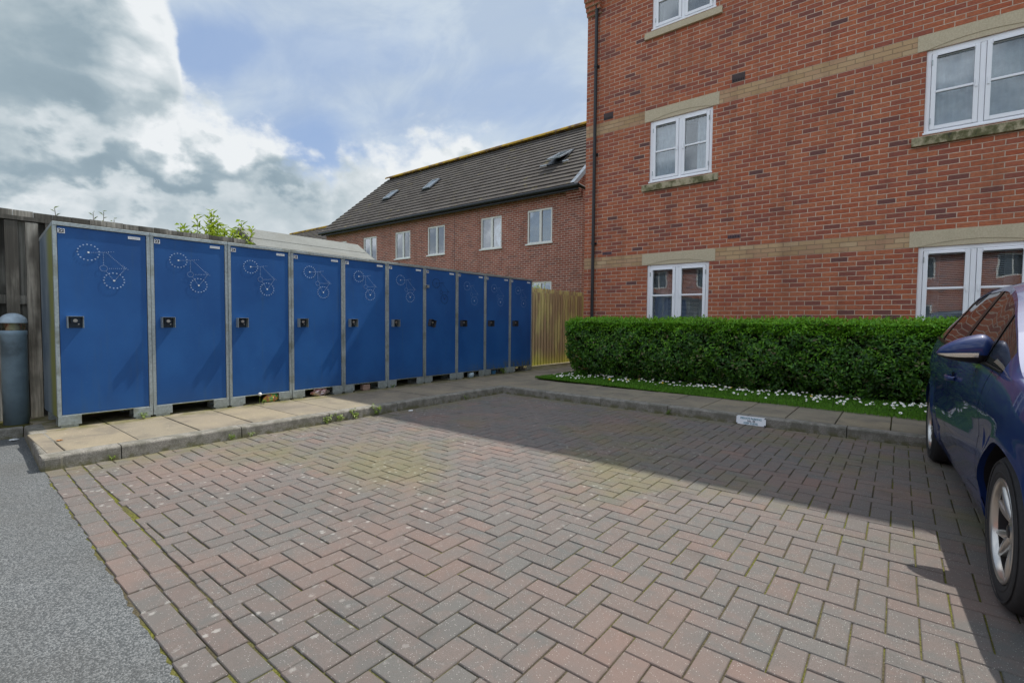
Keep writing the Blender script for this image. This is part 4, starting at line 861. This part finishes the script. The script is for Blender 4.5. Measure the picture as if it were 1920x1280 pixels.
# litter under the lockers
def crumple(name, label, c, d_, mats, seed):
    r = random.Random(seed); b = MB(); n, m = 14, 10; rows = []
    for j_ in range(m):
        v = -PI/2+PI*j_/(m-1); row = []
        for i in range(n+1):
            u = 2*PI*(i % n)/n; rr = 1+.28*math.sin(3*u+seed)*math.cos(2*v)+.2*math.sin(7*u+3*v+seed); row.append((c[0]+d_[0]*rr*math.cos(u)*math.cos(v), c[1]+d_[1]*rr*math.sin(u)*math.cos(v), c[2]+d_[2]*math.sin(v)))
        rows.append(row)
    b.grid(rows, 0, False); o = b.build(name, mats); tag(o, label, 'litter'); centre(o, (c[0], c[1], c[2]-d_[2])); return o
FOIL = simple('foil', (.6, .5, .5), .22, .85, 14, .35, .3, stain=((.35, .06, .04), 9, .8))
m, k_ = new_mat('bright_wrapper'); pp_ = k_.pos(); finish(m, k_, k_.ramp(k_.noise(pp_, 18, 3), [(0, (.05, .25, .08)), (.42, (.08, .35, .12)), (.5, (.55, .45, .08)), (.56, (.6, .15, .05)), (.7, (.1, .3, .3))]), .4); WRAP = m
crumple('crisp_packet', 'crumpled green and orange packet under locker 24', (-6.08, 2.86, .15), (.03, .085, .05), WRAP, 2)
crumple('foil_packet', 'shiny silver foil packet under locker 25', (-6.07, 3.50, .153), (.03, .11, .055), FOIL, 5)
b = MB(); b.lathe([(.0, .1), (.045, .1), (.055, .17), (.058, .172), (.05, .172), (.04, .11), (0, .11)], (-6.13, 7.13, 0), n=20); o = b.build('plastic_tub', simple('tub_blue', (.08, .26, .5), .4)); tag(o, 'bright blue plastic tub under locker 30', 'tub'); centre(o, (-6.13, 7.13, .1))
b = MB(); b.lathe([(.0, .1), (.06, .1), (.062, .185), (0, .188)], (-6.10, 6.46, 0), n=20); o = b.build('paint_tin', simple('tin_pale', (.35, .45, .5), .5)); tag(o, 'pale grey blue tin under locker 29', 'tin'); centre(o, (-6.10, 6.46, .1))
b = MB(); b.box(-6.14, -6.05, 4.16, 4.28, .1, .185, 0, None); o = b.build('broken_brick', simple('broken_brick', (.30, .2, .16), .9, 0, 20, .3, .5), bevel=.012); tag(o, 'pinkish brown broken brick under locker 26', 'brick'); centre(o, (-6.1, 4.2, .1))
crumple('paper_scrap', 'small white paper scrap on paving by the shadow edge', (-4.72, 3.93, .008), (.022, .03, .008), WHITE, 8)
crumple('paper_scrap', 'small white scrap on soil below the bollard', (-6.28, .62, .008), (.02, .03, .008), WHITE, 9)
crumple('dried_leaf', 'dried brown leaf lying on the first slab', (-5.42, .80, .108), (.012, .02, .005), simple('dry_leaf', (.35, .16, .05), .8), 3)

# ------------------------------------------------------------------ parking plate on kerb
pt = thing('parking_plate', 'small white private parking plate fixed to the kerb face', 'sign', (-1.26, YK, 0)); Yp = YK-.016
b = MB(); tl = .10
def pm(p, q, d_=0): return (-1.258+p, Yp-.012+(q-.05)*.16-d_, .053+q)   # leaned back a little
hw_, hh = .150, .047; ch = .010
poly = [(-hw_, -hh+ch), (-hw_+ch, -hh+ch), (-hw_+ch, -hh), (hw_-ch, -hh), (hw_-ch, -hh+ch), (hw_, -hh+ch), (hw_, hh-ch), (hw_-ch, hh-ch), (hw_-ch*.6, hh), (-hw_+ch, hh), (-hw_+ch, hh-ch), (-hw_, hh-ch)]
b.prism(poly, 0, .004, lambda p, d_: pm(p[0], p[1], d_-.004)); b.build('plate', simple('plate_white', (.80, .84, .88), .35, 0, 20, .05, .02), pt)
b = MB(); TEAL = simple('plate_print', (.10, .28, .36), .5)
text_mesh('PRIVATE PARKING', .030, lambda p, q: pm(p, q+.020, .0016), b, 0, .0009, .88); text_mesh('No. 25', .028, lambda p, q: pm(p+.005, q-.005, .0016), b, 1, .0009); text_mesh('KEEP CLEAR', .028, lambda p, q: pm(p, q-.030, .0016), b, 0, .0009, .95)
b.build('lettering', [TEAL, simple('plate_print_dark', (.05, .08, .1), .5)], pt)
b = MB()
for (p, q) in ((-hw_+.008, -hh+.009), (hw_-.008, -hh+.009), (hw_-.008, hh-.009)): A_ = Vector(pm(p, q, .001)); b.cyl(A_+Vector((0, .008, 0)), A_+Vector((0, -.006, 0)), .007, n=8)
b.build('fixings', BLACKP, pt)
b = MB(); b.box(-1.41, -1.11, Yp-.006, YK+.003, .004, .03); b.box(-1.40, -1.12, Yp+.004, YK+.003, .03, .09); b.build('backing', DARKG, pt)

# ------------------------------------------------------------------ shrubs over the fence
def shrub(name, label, cx, cy_, stems, mat, lsize, spread, z0=1.3):
    t = thing(name, label, 'shrub', (cx, cy_, 0)); b = MB(); P, Nn, S_ = [], [], []
    for (dx_, dy_, zt) in stems:
        base_ = Vector((cx+dx_*.3, cy_+dy_*.3, 0)); tip = Vector((cx+dx_, cy_+dy_, zt)); mid = base_.lerp(tip, .5)+Vector((random.gauss(0, .05), random.gauss(0, .05), 0))
        b.cyl(base_, mid, .012, .008, 6); b.cyl(mid, tip, .008, .003, 6)
        u = 1.0; a = 0
        while True:
            q = mid.lerp(tip, u)
            if q.z < z0 or u < 0: break
            a += 2.4; dv = Vector((math.cos(a), math.sin(a), .8)).normalized(); l = lsize*random.uniform(.7, 1.15); P.append(q+dv*l*.5); Nn.append(Vector((-math.cos(a), -math.sin(a), 1.0))); S_.append(l); u -= spread
    b.build('stems', TWIG, t)
    P = np.array([tuple(q) for q in P]); Nn = np.array([tuple(q) for q in Nn]); n = len(P); base_ = P; leaves(P, Nn+rng.normal(0, .25, (n, 3)), np.array(S_), 'foliage', mat, t, asp=.34, fold=.3, tip_up=1.2); return t
random.seed(11)
st = [(random.uniform(-.35, .3), random.uniform(-.42, .40), 2.55+random.uniform(-.2, .12)) for _ in range(24)]
st = [(dx_, dy_, zt-(.12 if abs(dy_) > .3 else 0)) for dx_, dy_, zt in st] + [(.0, -.05, 2.72), (.1, .33, 2.6)]
shrub('laurel_shrub', 'bright yellow green laurel shrub behind the second and third lockers', -8.1, 3.0, st, LAUREL, .12, .016, 1.9)
shrub('sapling', 'thin dark twig tips showing over the grey fence', -7.6, 1.42, [(0, -.28, 2.36), (.05, .05, 2.37), (0, .16, 2.40), (-.1, .28, 2.34)], leaf_mat('dull_leaf', [(0, (.10, .14, .05)), (1, (.2, .25, .09))]), .065, .035, 2.1)
shrub('climber', 'bright green climber at the end of the locker row', -7.0, 9.6, [(random.uniform(-.1, .1), random.uniform(-.35, .4), 1.98+random.uniform(-.08, .1)) for _ in range(12)], LAUREL, .07, .03, 1.7)

# ------------------------------------------------------------------ car
def pchip(xs, ys):
    xs = np.array(xs, float); ys = np.array(ys, float); h = np.diff(xs); dl = np.diff(ys)/h; mm = np.zeros(len(xs))
    for i in range(1, len(xs)-1):
        if dl[i-1]*dl[i] > 0: w1, w2 = 2*h[i]+h[i-1], h[i]+2*h[i-1]; mm[i] = (w1+w2)/(w1/dl[i-1]+w2/dl[i])
    mm[0] = dl[0]; mm[-1] = dl[-1]
    def f(x):
        x = min(max(x, xs[0]), xs[-1]); i = min(max(int(np.searchsorted(xs, x)-1), 0), len(h)-1); t = (x-xs[i])/h[i]
        return ((2*t**3-3*t**2+1)*ys[i]+(t**3-2*t**2+t)*h[i]*mm[i]+(-2*t**3+3*t**2)*ys[i+1]+(t**3-t**2)*h[i]*mm[i+1])
    return f
def paint_mat():
    m, k = new_mat('blue_car_paint'); p = k.pos(); n = k.noise(p, 900, 2); 
    c = k.mix(n, (.004, .016, .085), (.010, .036, .155)); return finish(m, k, c, .5, .12, None, spec=.2, coat=.8)
PAINT = paint_mat(); CGL = finish(*new_mat('car_glass'), (.02, .024, .024), .02, 0, spec=.42); TYRE = simple('tyre_rubber', (.025, .025, .027), .75, 0, 60, .3, .3)
ALLOY = finish(*new_mat('alloy_wheel'), (.55, .53, .50), .28, .85); CHROME = finish(*new_mat('chrome_strip'), (.85, .85, .82), .12, .9); TRIM = simple('car_trim', (.015, .015, .017), .35, 0, 30, .2, .05)
LAMP = finish(*new_mat('lamp_glass'), (.5, .5, .52), .1, .3, coat=1.0); LAMPR = finish(*new_mat('tail_lamp_glass'), (.25, .01, .01), .1, 0, coat=1.0)
car = thing('parked_car', 'dark blue hatchback parked facing outwards with its tail over the kerb by the hedge', 'car', (1.214, 2.80, 0))
car.rotation_euler = (0, 0, math.radians(2.7))
Wf = pchip([-.88, -.80, -.6, -.3, 0, .6, 1.4, 2.2, 2.7, 3.1, 3.35, 3.50, 3.56], [.40, .58, .75, .85, .885, .89, .892, .89, .88, .835, .76, .62, .45])
belt = pchip([-.88, -.6, -.2, .10, .45, 1.2, 2.2, 2.8, 3.1, 3.35, 3.56], [.62, .76, .86, .905, .925, .95, .985, 1.02, 1.03, .98, .80])
rail = pchip([-.88, -.6, -.2, .08, .2, .5, .85, 1.2, 1.5, 2.0, 2.45, 2.8, 3.1, 3.35, 3.56], [.63, .775, .875, .915, .97, 1.12, 1.26, 1.34, 1.372, 1.38, 1.345, 1.25, 1.12, .99, .81])
gw = pchip([-.88, -.6, -.2, .08, .5, 1.0, 1.5, 2.2, 2.8, 3.2, 3.56], [.34, .66, .79, .81, .76, .68, .63, .615, .65, .68, .40])
roofc = pchip([-.88, -.7, -.4, -.1, .08, .2, .6, 1.0, 1.35, 1.8, 2.3, 2.8, 3.05, 3.3, 3.56], [.66, .79, .88, .945, .985, 1.03, 1.23, 1.385, 1.445, 1.465, 1.445, 1.36, 1.20, 1.03, .83])
RA = .348; AXS = (0.0, 2.60); AZ = .303
def XS(y, z):
    W = Wf(y); zb = belt(y)
    # side section: tuck under, bulge, shoulder crease, slight inset to belt
    u = (z-.2)/(zb-.2); x = W - .055*max(0, (.33-u)/.33)**1.6 - .05*max(0, (u-.72)/.28)**1.8 - .010*math.exp(-((u-.58)/.10)**2) - .012*math.exp(-((u-.22)/.09)**2)
    for a in AXS:
        d_ = math.hypot(y-a, z-AZ); x += .016*math.exp(-((d_-RA)/.045)**2) if z > AZ-.05 else .016*math.exp(-((d_-RA)/.045)**2)*max(0, (z-.18)/.09)
    return x
def bz(y):
    b = .20
    for a in AXS:
        if abs(y-a) < RA:
            z = AZ+math.sqrt(RA*RA-(y-a)**2); b = max(b, z)
    return b
ys = set(np.round(np.linspace(-.88, 3.56, 90), 4))
for a in AXS:
    for t in np.linspace(0, PI, 33): ys.add(round(a+RA*math.cos(t), 5))
    ys.add(round(a-RA-.0005, 5)); ys.add(round(a+RA+.0005, 5))
G = [.47, 1.56, 2.42]     # door gaps
for g_ in G: ys.update([g_-.004, g_+.004])
ys = sorted(ys); ys = [y for i, y in enumerate(ys) if i == 0 or y-ys[i-1] > .0004]
NR = 16
def side_grid(sgn, y0, y1):
    cols = [y for y in ys if y0-1e-6 <= y <= y1+1e-6]
    return [[(sgn*XS(y, bz(y)+(belt(y)-bz(y))*r/NR), y, bz(y)+(belt(y)-bz(y))*r/NR) for y in cols] for r in range(NR+1)]
def carp(mb, name, mats, parent=car, **kw):
    """children of the car are authored in car coordinates"""
    loc = car.location.copy(); mb.v = [tuple(Vector(q)+loc) for q in mb.v]; return mb.build(name, mats, parent, **kw)
bodyb = MB()
segs = [(-.88, G[0]-.004, 'b'), (G[0]-.004, G[0]+.004, 'g'), (G[0]+.004, G[1]-.004, 'd'), (G[1]-.004, G[1]+.004, 'g'), (G[1]+.004, G[2]-.004, 'd'), (G[2]-.004, G[2]+.004, 'g'), (G[2]+.004, 3.56, 'b')]
for sgn in (-1, 1):
    for (a, b_, t) in segs:
        gr = side_grid(sgn, a, b_)
        if t == 'g': gr = [[(x-sgn*.006, y, z) for x, y, z in row] for row in gr]
        if t == 'd':
            db = MB(); db.grid(gr, 0, True); zr = [q for q in gr[0]]
            door = carp(db, 'door', PAINT)
            if a > 1: continue
            hb = MB(); yh = (b_-.24); zh = .80+.0; xh = XS(yh, zh)
            # handle: cup and bar
            hb.lathe([(.0, -.002), (.035, -.001), (.042, .004)], (sgn*(xh-.002), yh, zh), (sgn, 0, 0), 20, 1)
            rows = []
            for i in range(13):
                u = i/12; yy2 = yh-.095+.19*u; off = .036*math.sin(PI*min(1, max(0, u)))**.5; hgt = .012+.006*math.sin(PI*u)
                rows.append([(sgn*(xh+off+.009*math.cos(t_)), yy2, zh+.004+hgt*math.sin(t_)) for t_ in np.linspace(0, 2*PI, 11)])
            hb.grid(rows, 0, True); hb2 = carp(hb, 'handle', [PAINT, TRIM], door)
        else: bodyb.grid(gr, 1 if t == 'g' else 0, True)
    # wheel arch flange, sill underside
    for a in AXS:
        th = np.linspace(PI+.33, -.33, 40); rows = []
        for dx_ in (0, -.02, -.06, -.25): rows.append([(sgn*(XS(a+RA*math.cos(t), max(.2, AZ+RA*math.sin(t)))+dx_-(.0 if dx_ == 0 else .004)), a+(RA+(.0 if dx_ == 0 else .006))*math.cos(t), max(.2, AZ+(RA+(.0 if dx_ == 0 else .006))*math.sin(t))) for t in th])
        bodyb.grid(rows[:2], 0, True); bodyb.grid(rows[1:], 1, True)
    lo = [y for y in ys if bz(y) <= .2001]
    rows = []
    for dx_, z in ((0, .2), (-.03, .185), (-.30, .185)): rows.append([(sgn*(XS(y, .2)+dx_), y, z) for y in ys if RA+.01 < y < 2.60-RA-.01])
    bodyb.grid(rows, 1, False)
# greenhouse sides
def ghx(y, f): return (XS(y, belt(y)))+(gw(y)-XS(y, belt(y)))*(f**1.15)
def ghz(y, f): return belt(y)+(rail(y)-belt(y))*f
fr_ = [0, .05, .16, .3, .45, .6, .75, .86, .93, 1]
gy = sorted(set([round(v, 3) for v in np.linspace(.08, 3.5, 86)]+[.30, .70, .74, .66, 1.50, 1.60, 2.42, 2.47, .98, 2.86]))
glassb = {s_: [] for s_ in ('front_side_window', 'quarterlight', 'rear_side_window')}
for sgn in (-1, 1):
    wnd = {'quarterlight': MB(), 'front_side_window': MB(), 'rear_side_window': MB(), 'rear_quarter_window': MB()}
    for i in range(len(gy)-1):
        for j_ in range(len(fr_)-1):
            q = [(sgn*ghx(y, f), y, ghz(y, f)) for y, f in ((gy[i], fr_[j_]), (gy[i+1], fr_[j_]), (gy[i+1], fr_[j_+1]), (gy[i], fr_[j_+1]))]
            ym, fm = (gy[i]+gy[i+1])/2, (fr_[j_]+fr_[j_+1])/2; hgt = rail(ym)-belt(ym)
            ing = .05 < fm < .90 and hgt > .10 and ym < 2.86
            nm = None
            if ing:
                if .30 <= ym < .70: nm = 'quarterlight'
                elif .74 <= ym < 1.50: nm = 'front_side_window'
                elif 1.60 <= ym < 2.42: nm = 'rear_side_window'
                elif 2.47 <= ym < 2.86: nm = 'rear_quarter_window'
            if nm: wnd[nm].add([(x-sgn*.004, y, z) for x, y, z in q], [(0, 1, 2, 3)], 0, True)
            else: bodyb.add(q, [(0, 1, 2, 3)], 0 if (fm > .9 or hgt < .10 or ym > 2.86) else 1, True)
    for nm, b_ in wnd.items(): carp(b_, nm, CGL, weld=True)
# chrome waist strip is part of the door glass surround
for sgn in (-1, 1): ws = MB(); ws.grid([[(sgn*(ghx(y, .0)+dx_), y, ghz(y, .0)+dz_) for y in gy if .3 <= y <= 2.9] for dx_, dz_ in ((.001, -.006), (.008, 0), (.002, .010))], 0, True); carp(ws, 'waist_strip', TRIM)
# top surfaces across the width
wsb, tgb = MB(), MB(); ty = sorted(set([y for y in ys if abs(y) < 9][::2]+[.2, 1.05, 2.86, 3.22, -.88, 3.56])); nx_ = 14
for i in range(len(ty)-1):
    for j_ in range(nx_):
        q = []
        for y, s_ in ((ty[i], j_), (ty[i+1], j_), (ty[i+1], j_+1), (ty[i], j_+1)):
            u = -1+2*s_/nx_; q.append((gw(y)*u, y, rail(y)+(roofc(y)-rail(y))*(1-abs(u)**2.4)))
        ym = (ty[i]+ty[i+1])/2; edge_col = j_ in (0, nx_-1)
        if .2 < ym < 1.05 and 1 < j_ < nx_-2: wsb.add(q, [(0, 1, 2, 3)], 0, True)
        elif 2.86 < ym < 3.22 and not edge_col: tgb.add(q, [(0, 1, 2, 3)], 0, True)
        else: bodyb.add(q, [(0, 1, 2, 3)], 0, True)
for y in ty: pass
# hood shoulder where the greenhouse has no height, ends and floor
for (ylo, yhi) in ((-.88, .08), (3.5, 3.56)):
    cy_ = [y for y in ys if ylo-1e-6 <= y <= yhi+1e-6]
    if cy_[-1] < yhi: cy_.append(yhi)
    for sgn in (-1, 1): bodyb.grid([[(sgn*XS(y, belt(y)), y, belt(y)) for y in cy_], [(sgn*(XS(y, belt(y))*.5+gw(y)*.5), y, (belt(y)+rail(y))/2+.006) for y in cy_], [(sgn*gw(y), y, rail(y)) for y in cy_]], 0, True)
for y, zt in ((-.88, roofc(-.88)), (3.56, roofc(3.56))):
    W_e = Wf(y); bodyb.add([(-W_e, y, .2), (W_e, y, .2), (W_e, y, belt(y)), (gw(y), y, rail(y)), (0, y, zt), (-gw(y), y, rail(y)), (-W_e, y, belt(y))], [(0, 1, 2, 3, 4, 5, 6)], 0)
bodyb.box(-.60, .60, -.8, 3.45, .19, .21, 1); bodyb.box(-.62, .62, -.45, 3.1, .21, .72, 1)
body = carp(bodyb, 'body', [PAINT, TRIM], weld=True)
carp(wsb, 'windscreen', CGL, weld=True); carp(tgb, 'rear_window', CGL, weld=True)
# lamps and grille
for sgn in (-1, 1):
    hl = MB(); cols_ = np.linspace(-.80, -.38, 12); hl.grid([[(sgn*(XS(y, z_*1.0)+.006), y, z_) for y in cols_] for z_ in np.linspace(.62, .72, 5)], 0, True); carp(hl, 'headlight', LAMP)
    tl_ = MB(); cols_ = np.linspace(3.18, 3.46, 10); tl_.grid([[(sgn*(XS(y, z_)+.005), y, z_) for y in cols_] for z_ in np.linspace(.78, .92, 5)], 0, True); carp(tl_, 'tail_light', LAMPR)
gb = MB(); gb.box(-.38, .38, -.895, -.882, .42, .60); gb.box(-.36, .36, -.89, -.88, .25, .36); carp(gb, 'grille', TRIM)
# wheels
def wheel(sgn, yc):
    xo = sgn*.868; C_ = (xo, yc, AZ); ax = (sgn, 0, 0); R_ = .303; Q = .94
    t = MB(); t.lathe([(.198, -.20), (.243, -.205), (.283, -.195), (.300, -.17), (R_, -.15), (R_, -.04), (.298, -.018), (.286, -.004), (.258, .004), (.222, .003), (.208, -.004), (.198, -.012)], C_, ax, 64)
    for r0 in (.232, .273): t.lathe([(r0-.004, .0035), (r0, .0065), (r0+.004, .0035)], C_, ax, 64)
    for i in range(60):
        a = 2*PI*i/60; M_ = Matrix.Translation(C_) @ Matrix.Rotation(a, 4, 'X')
        for (xa, xb_) in ((-.145, -.105), (-.09, -.05)): t.box(sgn*xa, sgn*xb_, -.009, .009, R_-.002, R_+.003, 0, M_)
    tw = carp(t, 'tyre', TYRE)
    r = MB(); r.lathe([(.204, -.008), (.208, .0), (.200, .004), (.191, -.006), (.188, -.022)], C_, ax, 64); r.lathe([(.188, -.022), (.180, -.17)], C_, ax, 64, 1)
    r.lathe([(.178, -.17), (.05, -.13), (.0, -.13)], C_, ax, 32, 1)
    r.lathe([(.145, -.09), (.145, -.078), (.05, -.075)], C_, ax, 32, 2)      # brake disc
    # twisted five spoke pattern: each spoke splits into two blades toward the rim
    for i in range(5):
        a0 = 2*PI*i/5+.35
        for (da, wd, tw_) in ((-.20, .016, -.16), (.20, .022, .06)):
            rows = []
            for j_ in range(9):
                u = j_/8; rr = .045+(.192-.045)*u; ang = a0+da*u**.8*1.25+tw_*math.sin(PI*u)*.5; wid = (.034*(1-u)+wd*u+.010*math.sin(PI*u)); dep_ = -.012-.022*(1-u)**2-.006*u
                row = []
                for (s_, d2) in ((-1, -.045), (-1, -.008), (-.55, .002), (.55, .002), (1, -.010), (1, -.045)):
                    row.append((rr, ang+s_*wid/2/max(rr, .07), dep_+d2))
                rows.append([(C_[0]+sgn*q[2], C_[1]+q[0]*math.sin(q[1])*sgn, C_[2]+q[0]*math.cos(q[1])) for q in row])
            r.grid(rows, 0, True)
    r.lathe([(.0, -.022), (.026, -.022), (.031, -.028), (.055, -.030), (.062, -.06)], C_, ax, 30); r.lathe([(0, -.018), (.024, -.0185), (.026, -.0225)], C_, ax, 24, 1)
    for i in range(5):
        a = 2*PI*i/5+.35+.63; p_ = Vector((C_[0]-sgn*.045, C_[1]+.052*math.sin(a), C_[2]+.052*math.cos(a))); r.cyl(p_, p_+Vector((sgn*.012, 0, 0)), .008, n=6, mi=1)
    wloc = tw; ro_ = carp(r, 'wheel', [ALLOY, TRIM, simple('brake_disc', (.08, .07, .065), .5, .6)]); return tw, ro_
for sgn in (-1, 1):
    for yc in AXS: wheel(sgn, yc)
# door mirrors
for sgn in (-1, 1):
    c0 = Vector((sgn*.965, .78, 1.03)); rows = []; n = 24; m_ = 18
    def mp(u, v):   # u around, v along from root to tip
        s_ = v; xx = .795+.225*s_
        prof = max(0, (1-max(0, (s_-.22)/.78)**2.2))**.55*(math.sin(PI/2*min(1, .22+s_/.22*.78))**.6); hz = .092*prof*(1-.34*s_); hy = .095*prof*(1-.15*s_)
        zc = 1.000-.022*s_**2; yc = .80-.0*s_
        cu, su = math.cos(u), math.sin(u); e = .85
        return (sgn*xx, yc+hy*abs(cu)**e*(1 if cu > 0 else -1)*(1.0 if cu < 0 else .55), zc+hz*abs(su)**e*(1 if su > 0 else -1)*(1 if su > 0 else .85))
    V_ = np.linspace(0, 1, m_); U_ = np.linspace(0, 2*PI, n+1)
    cap, low, chrome = MB(), MB(), MB()
    for i in range(m_-1):
        for j_ in range(n):
            q = [mp(U_[j_], V_[i]), mp(U_[j_+1], V_[i]), mp(U_[j_+1], V_[i+1]), mp(U_[j_], V_[i+1])]; su = math.sin((U_[j_]+U_[j_+1])/2); cu = math.cos((U_[j_]+U_[j_+1])/2)
            (low if (su < -.35 or cu > .75) else cap).add(q, [(0, 1, 2, 3)], 0, True)
    cap.add([mp(u, 0) for u in U_[:-1]], [tuple(range(n))], 0)
    mc_ = carp(cap, 'door_mirror', PAINT, weld=True); carp(low, 'mirror_base', TRIM, mc_, weld=True)
    rows = []
    for v in np.linspace(.28, .965, 14):
        r_ = []
        for u in np.linspace(PI+.10, PI+.60-.30*abs(v-.9), 5):
            p_ = Vector(mp(u, v)); r_.append((p_.x+sgn*.002, p_.y-.004, p_.z-.001))
        rows.append(r_)
    chrome.grid(rows, 0, True); carp(chrome, 'indicator_strip', CHROME, mc_)
    ar = MB(); ar.grid([[(sgn*x, .80+.045*math.cos(t)*s_, z+.026*math.sin(t)*s_) for t in np.linspace(0, 2*PI, 13)] for x, z, s_ in ((.78, .955, 1.3), (.84, .965, 1.0), (.90, .985, .9), (.95, 1.0, .7))], 0, True); carp(ar, 'mirror_arm', TRIM, mc_)
    sq = MB(); sq.add([(sgn*(ghx(y, f)+.004), y, ghz(y, f)) for y, f in ((.52, .0), (.98, .0), (.98, .12), (.66, .75), (.60, .7))], [(0, 1, 2, 3, 4)]); 
# aerial on roof
ae = MB(); ae.cyl((0, 2.45, roofc(2.45)-.01), (0, 2.62, roofc(2.45)+.12), .006, .002, 8); carp(ae, 'aerial', TRIM)

# ------------------------------------------------------------------ house across the access road (behind the camera, mirrored in the ground floor windows)
oh = thing('opposite_house', 'brick house across the access road seen mirrored in ground floor panes', 'house', (-16, -15, 0))
ow = [(x, x+1.1, z, z+1.15) for x in (-14, -10.8, -7.2, -3.4, 0.2, 3.6, 7.0) for z in (1.0, 3.5)]
b = MB(); wall_with_openings(b, 'y', -15.0, -16, 10, -.05, 4.9, ow, .08, -1); b.add([(10, -15, -.05), (10, -23, -.05), (10, -23, 4.9), (10, -19, 8.3), (10, -15, 4.9)], [(0, 1, 2, 3, 4)]); b.add([(-16, -15, -.05), (-16, -23, -.05), (-16, -23, 4.9), (-16, -19, 8.3), (-16, -15, 4.9)], [(0, 1, 2, 3, 4)]); b.add([(-16, -23, 0), (10, -23, 0), (10, -23, 4.9), (-16, -23, 4.9)], [(0, 1, 2, 3)]); b.build('wall', BR3, oh)
b = MB(); roof_slope(b, -16.2, 10.2, -14.7, 4.88, -19, 8.35, 14, .045); roof_slope(b, -16.2, 10.2, -23.3, 4.88, -19, 8.35, 14, .045); b.build('roof', TILE, oh)
for (a, c, z0, z1) in ow:
    b = MB(); b.box(a, c, -15.07, -15.03, z0, z1); wo = b.build('window', BW, oh); b = MB(); b.box(a+.07, (a+c)/2-.03, -15.028, -15.025, z0+.07, z1-.07); b.box((a+c)/2+.03, c-.07, -15.028, -15.025, z0+.07, z1-.07); b.build('pane', CGL, wo)
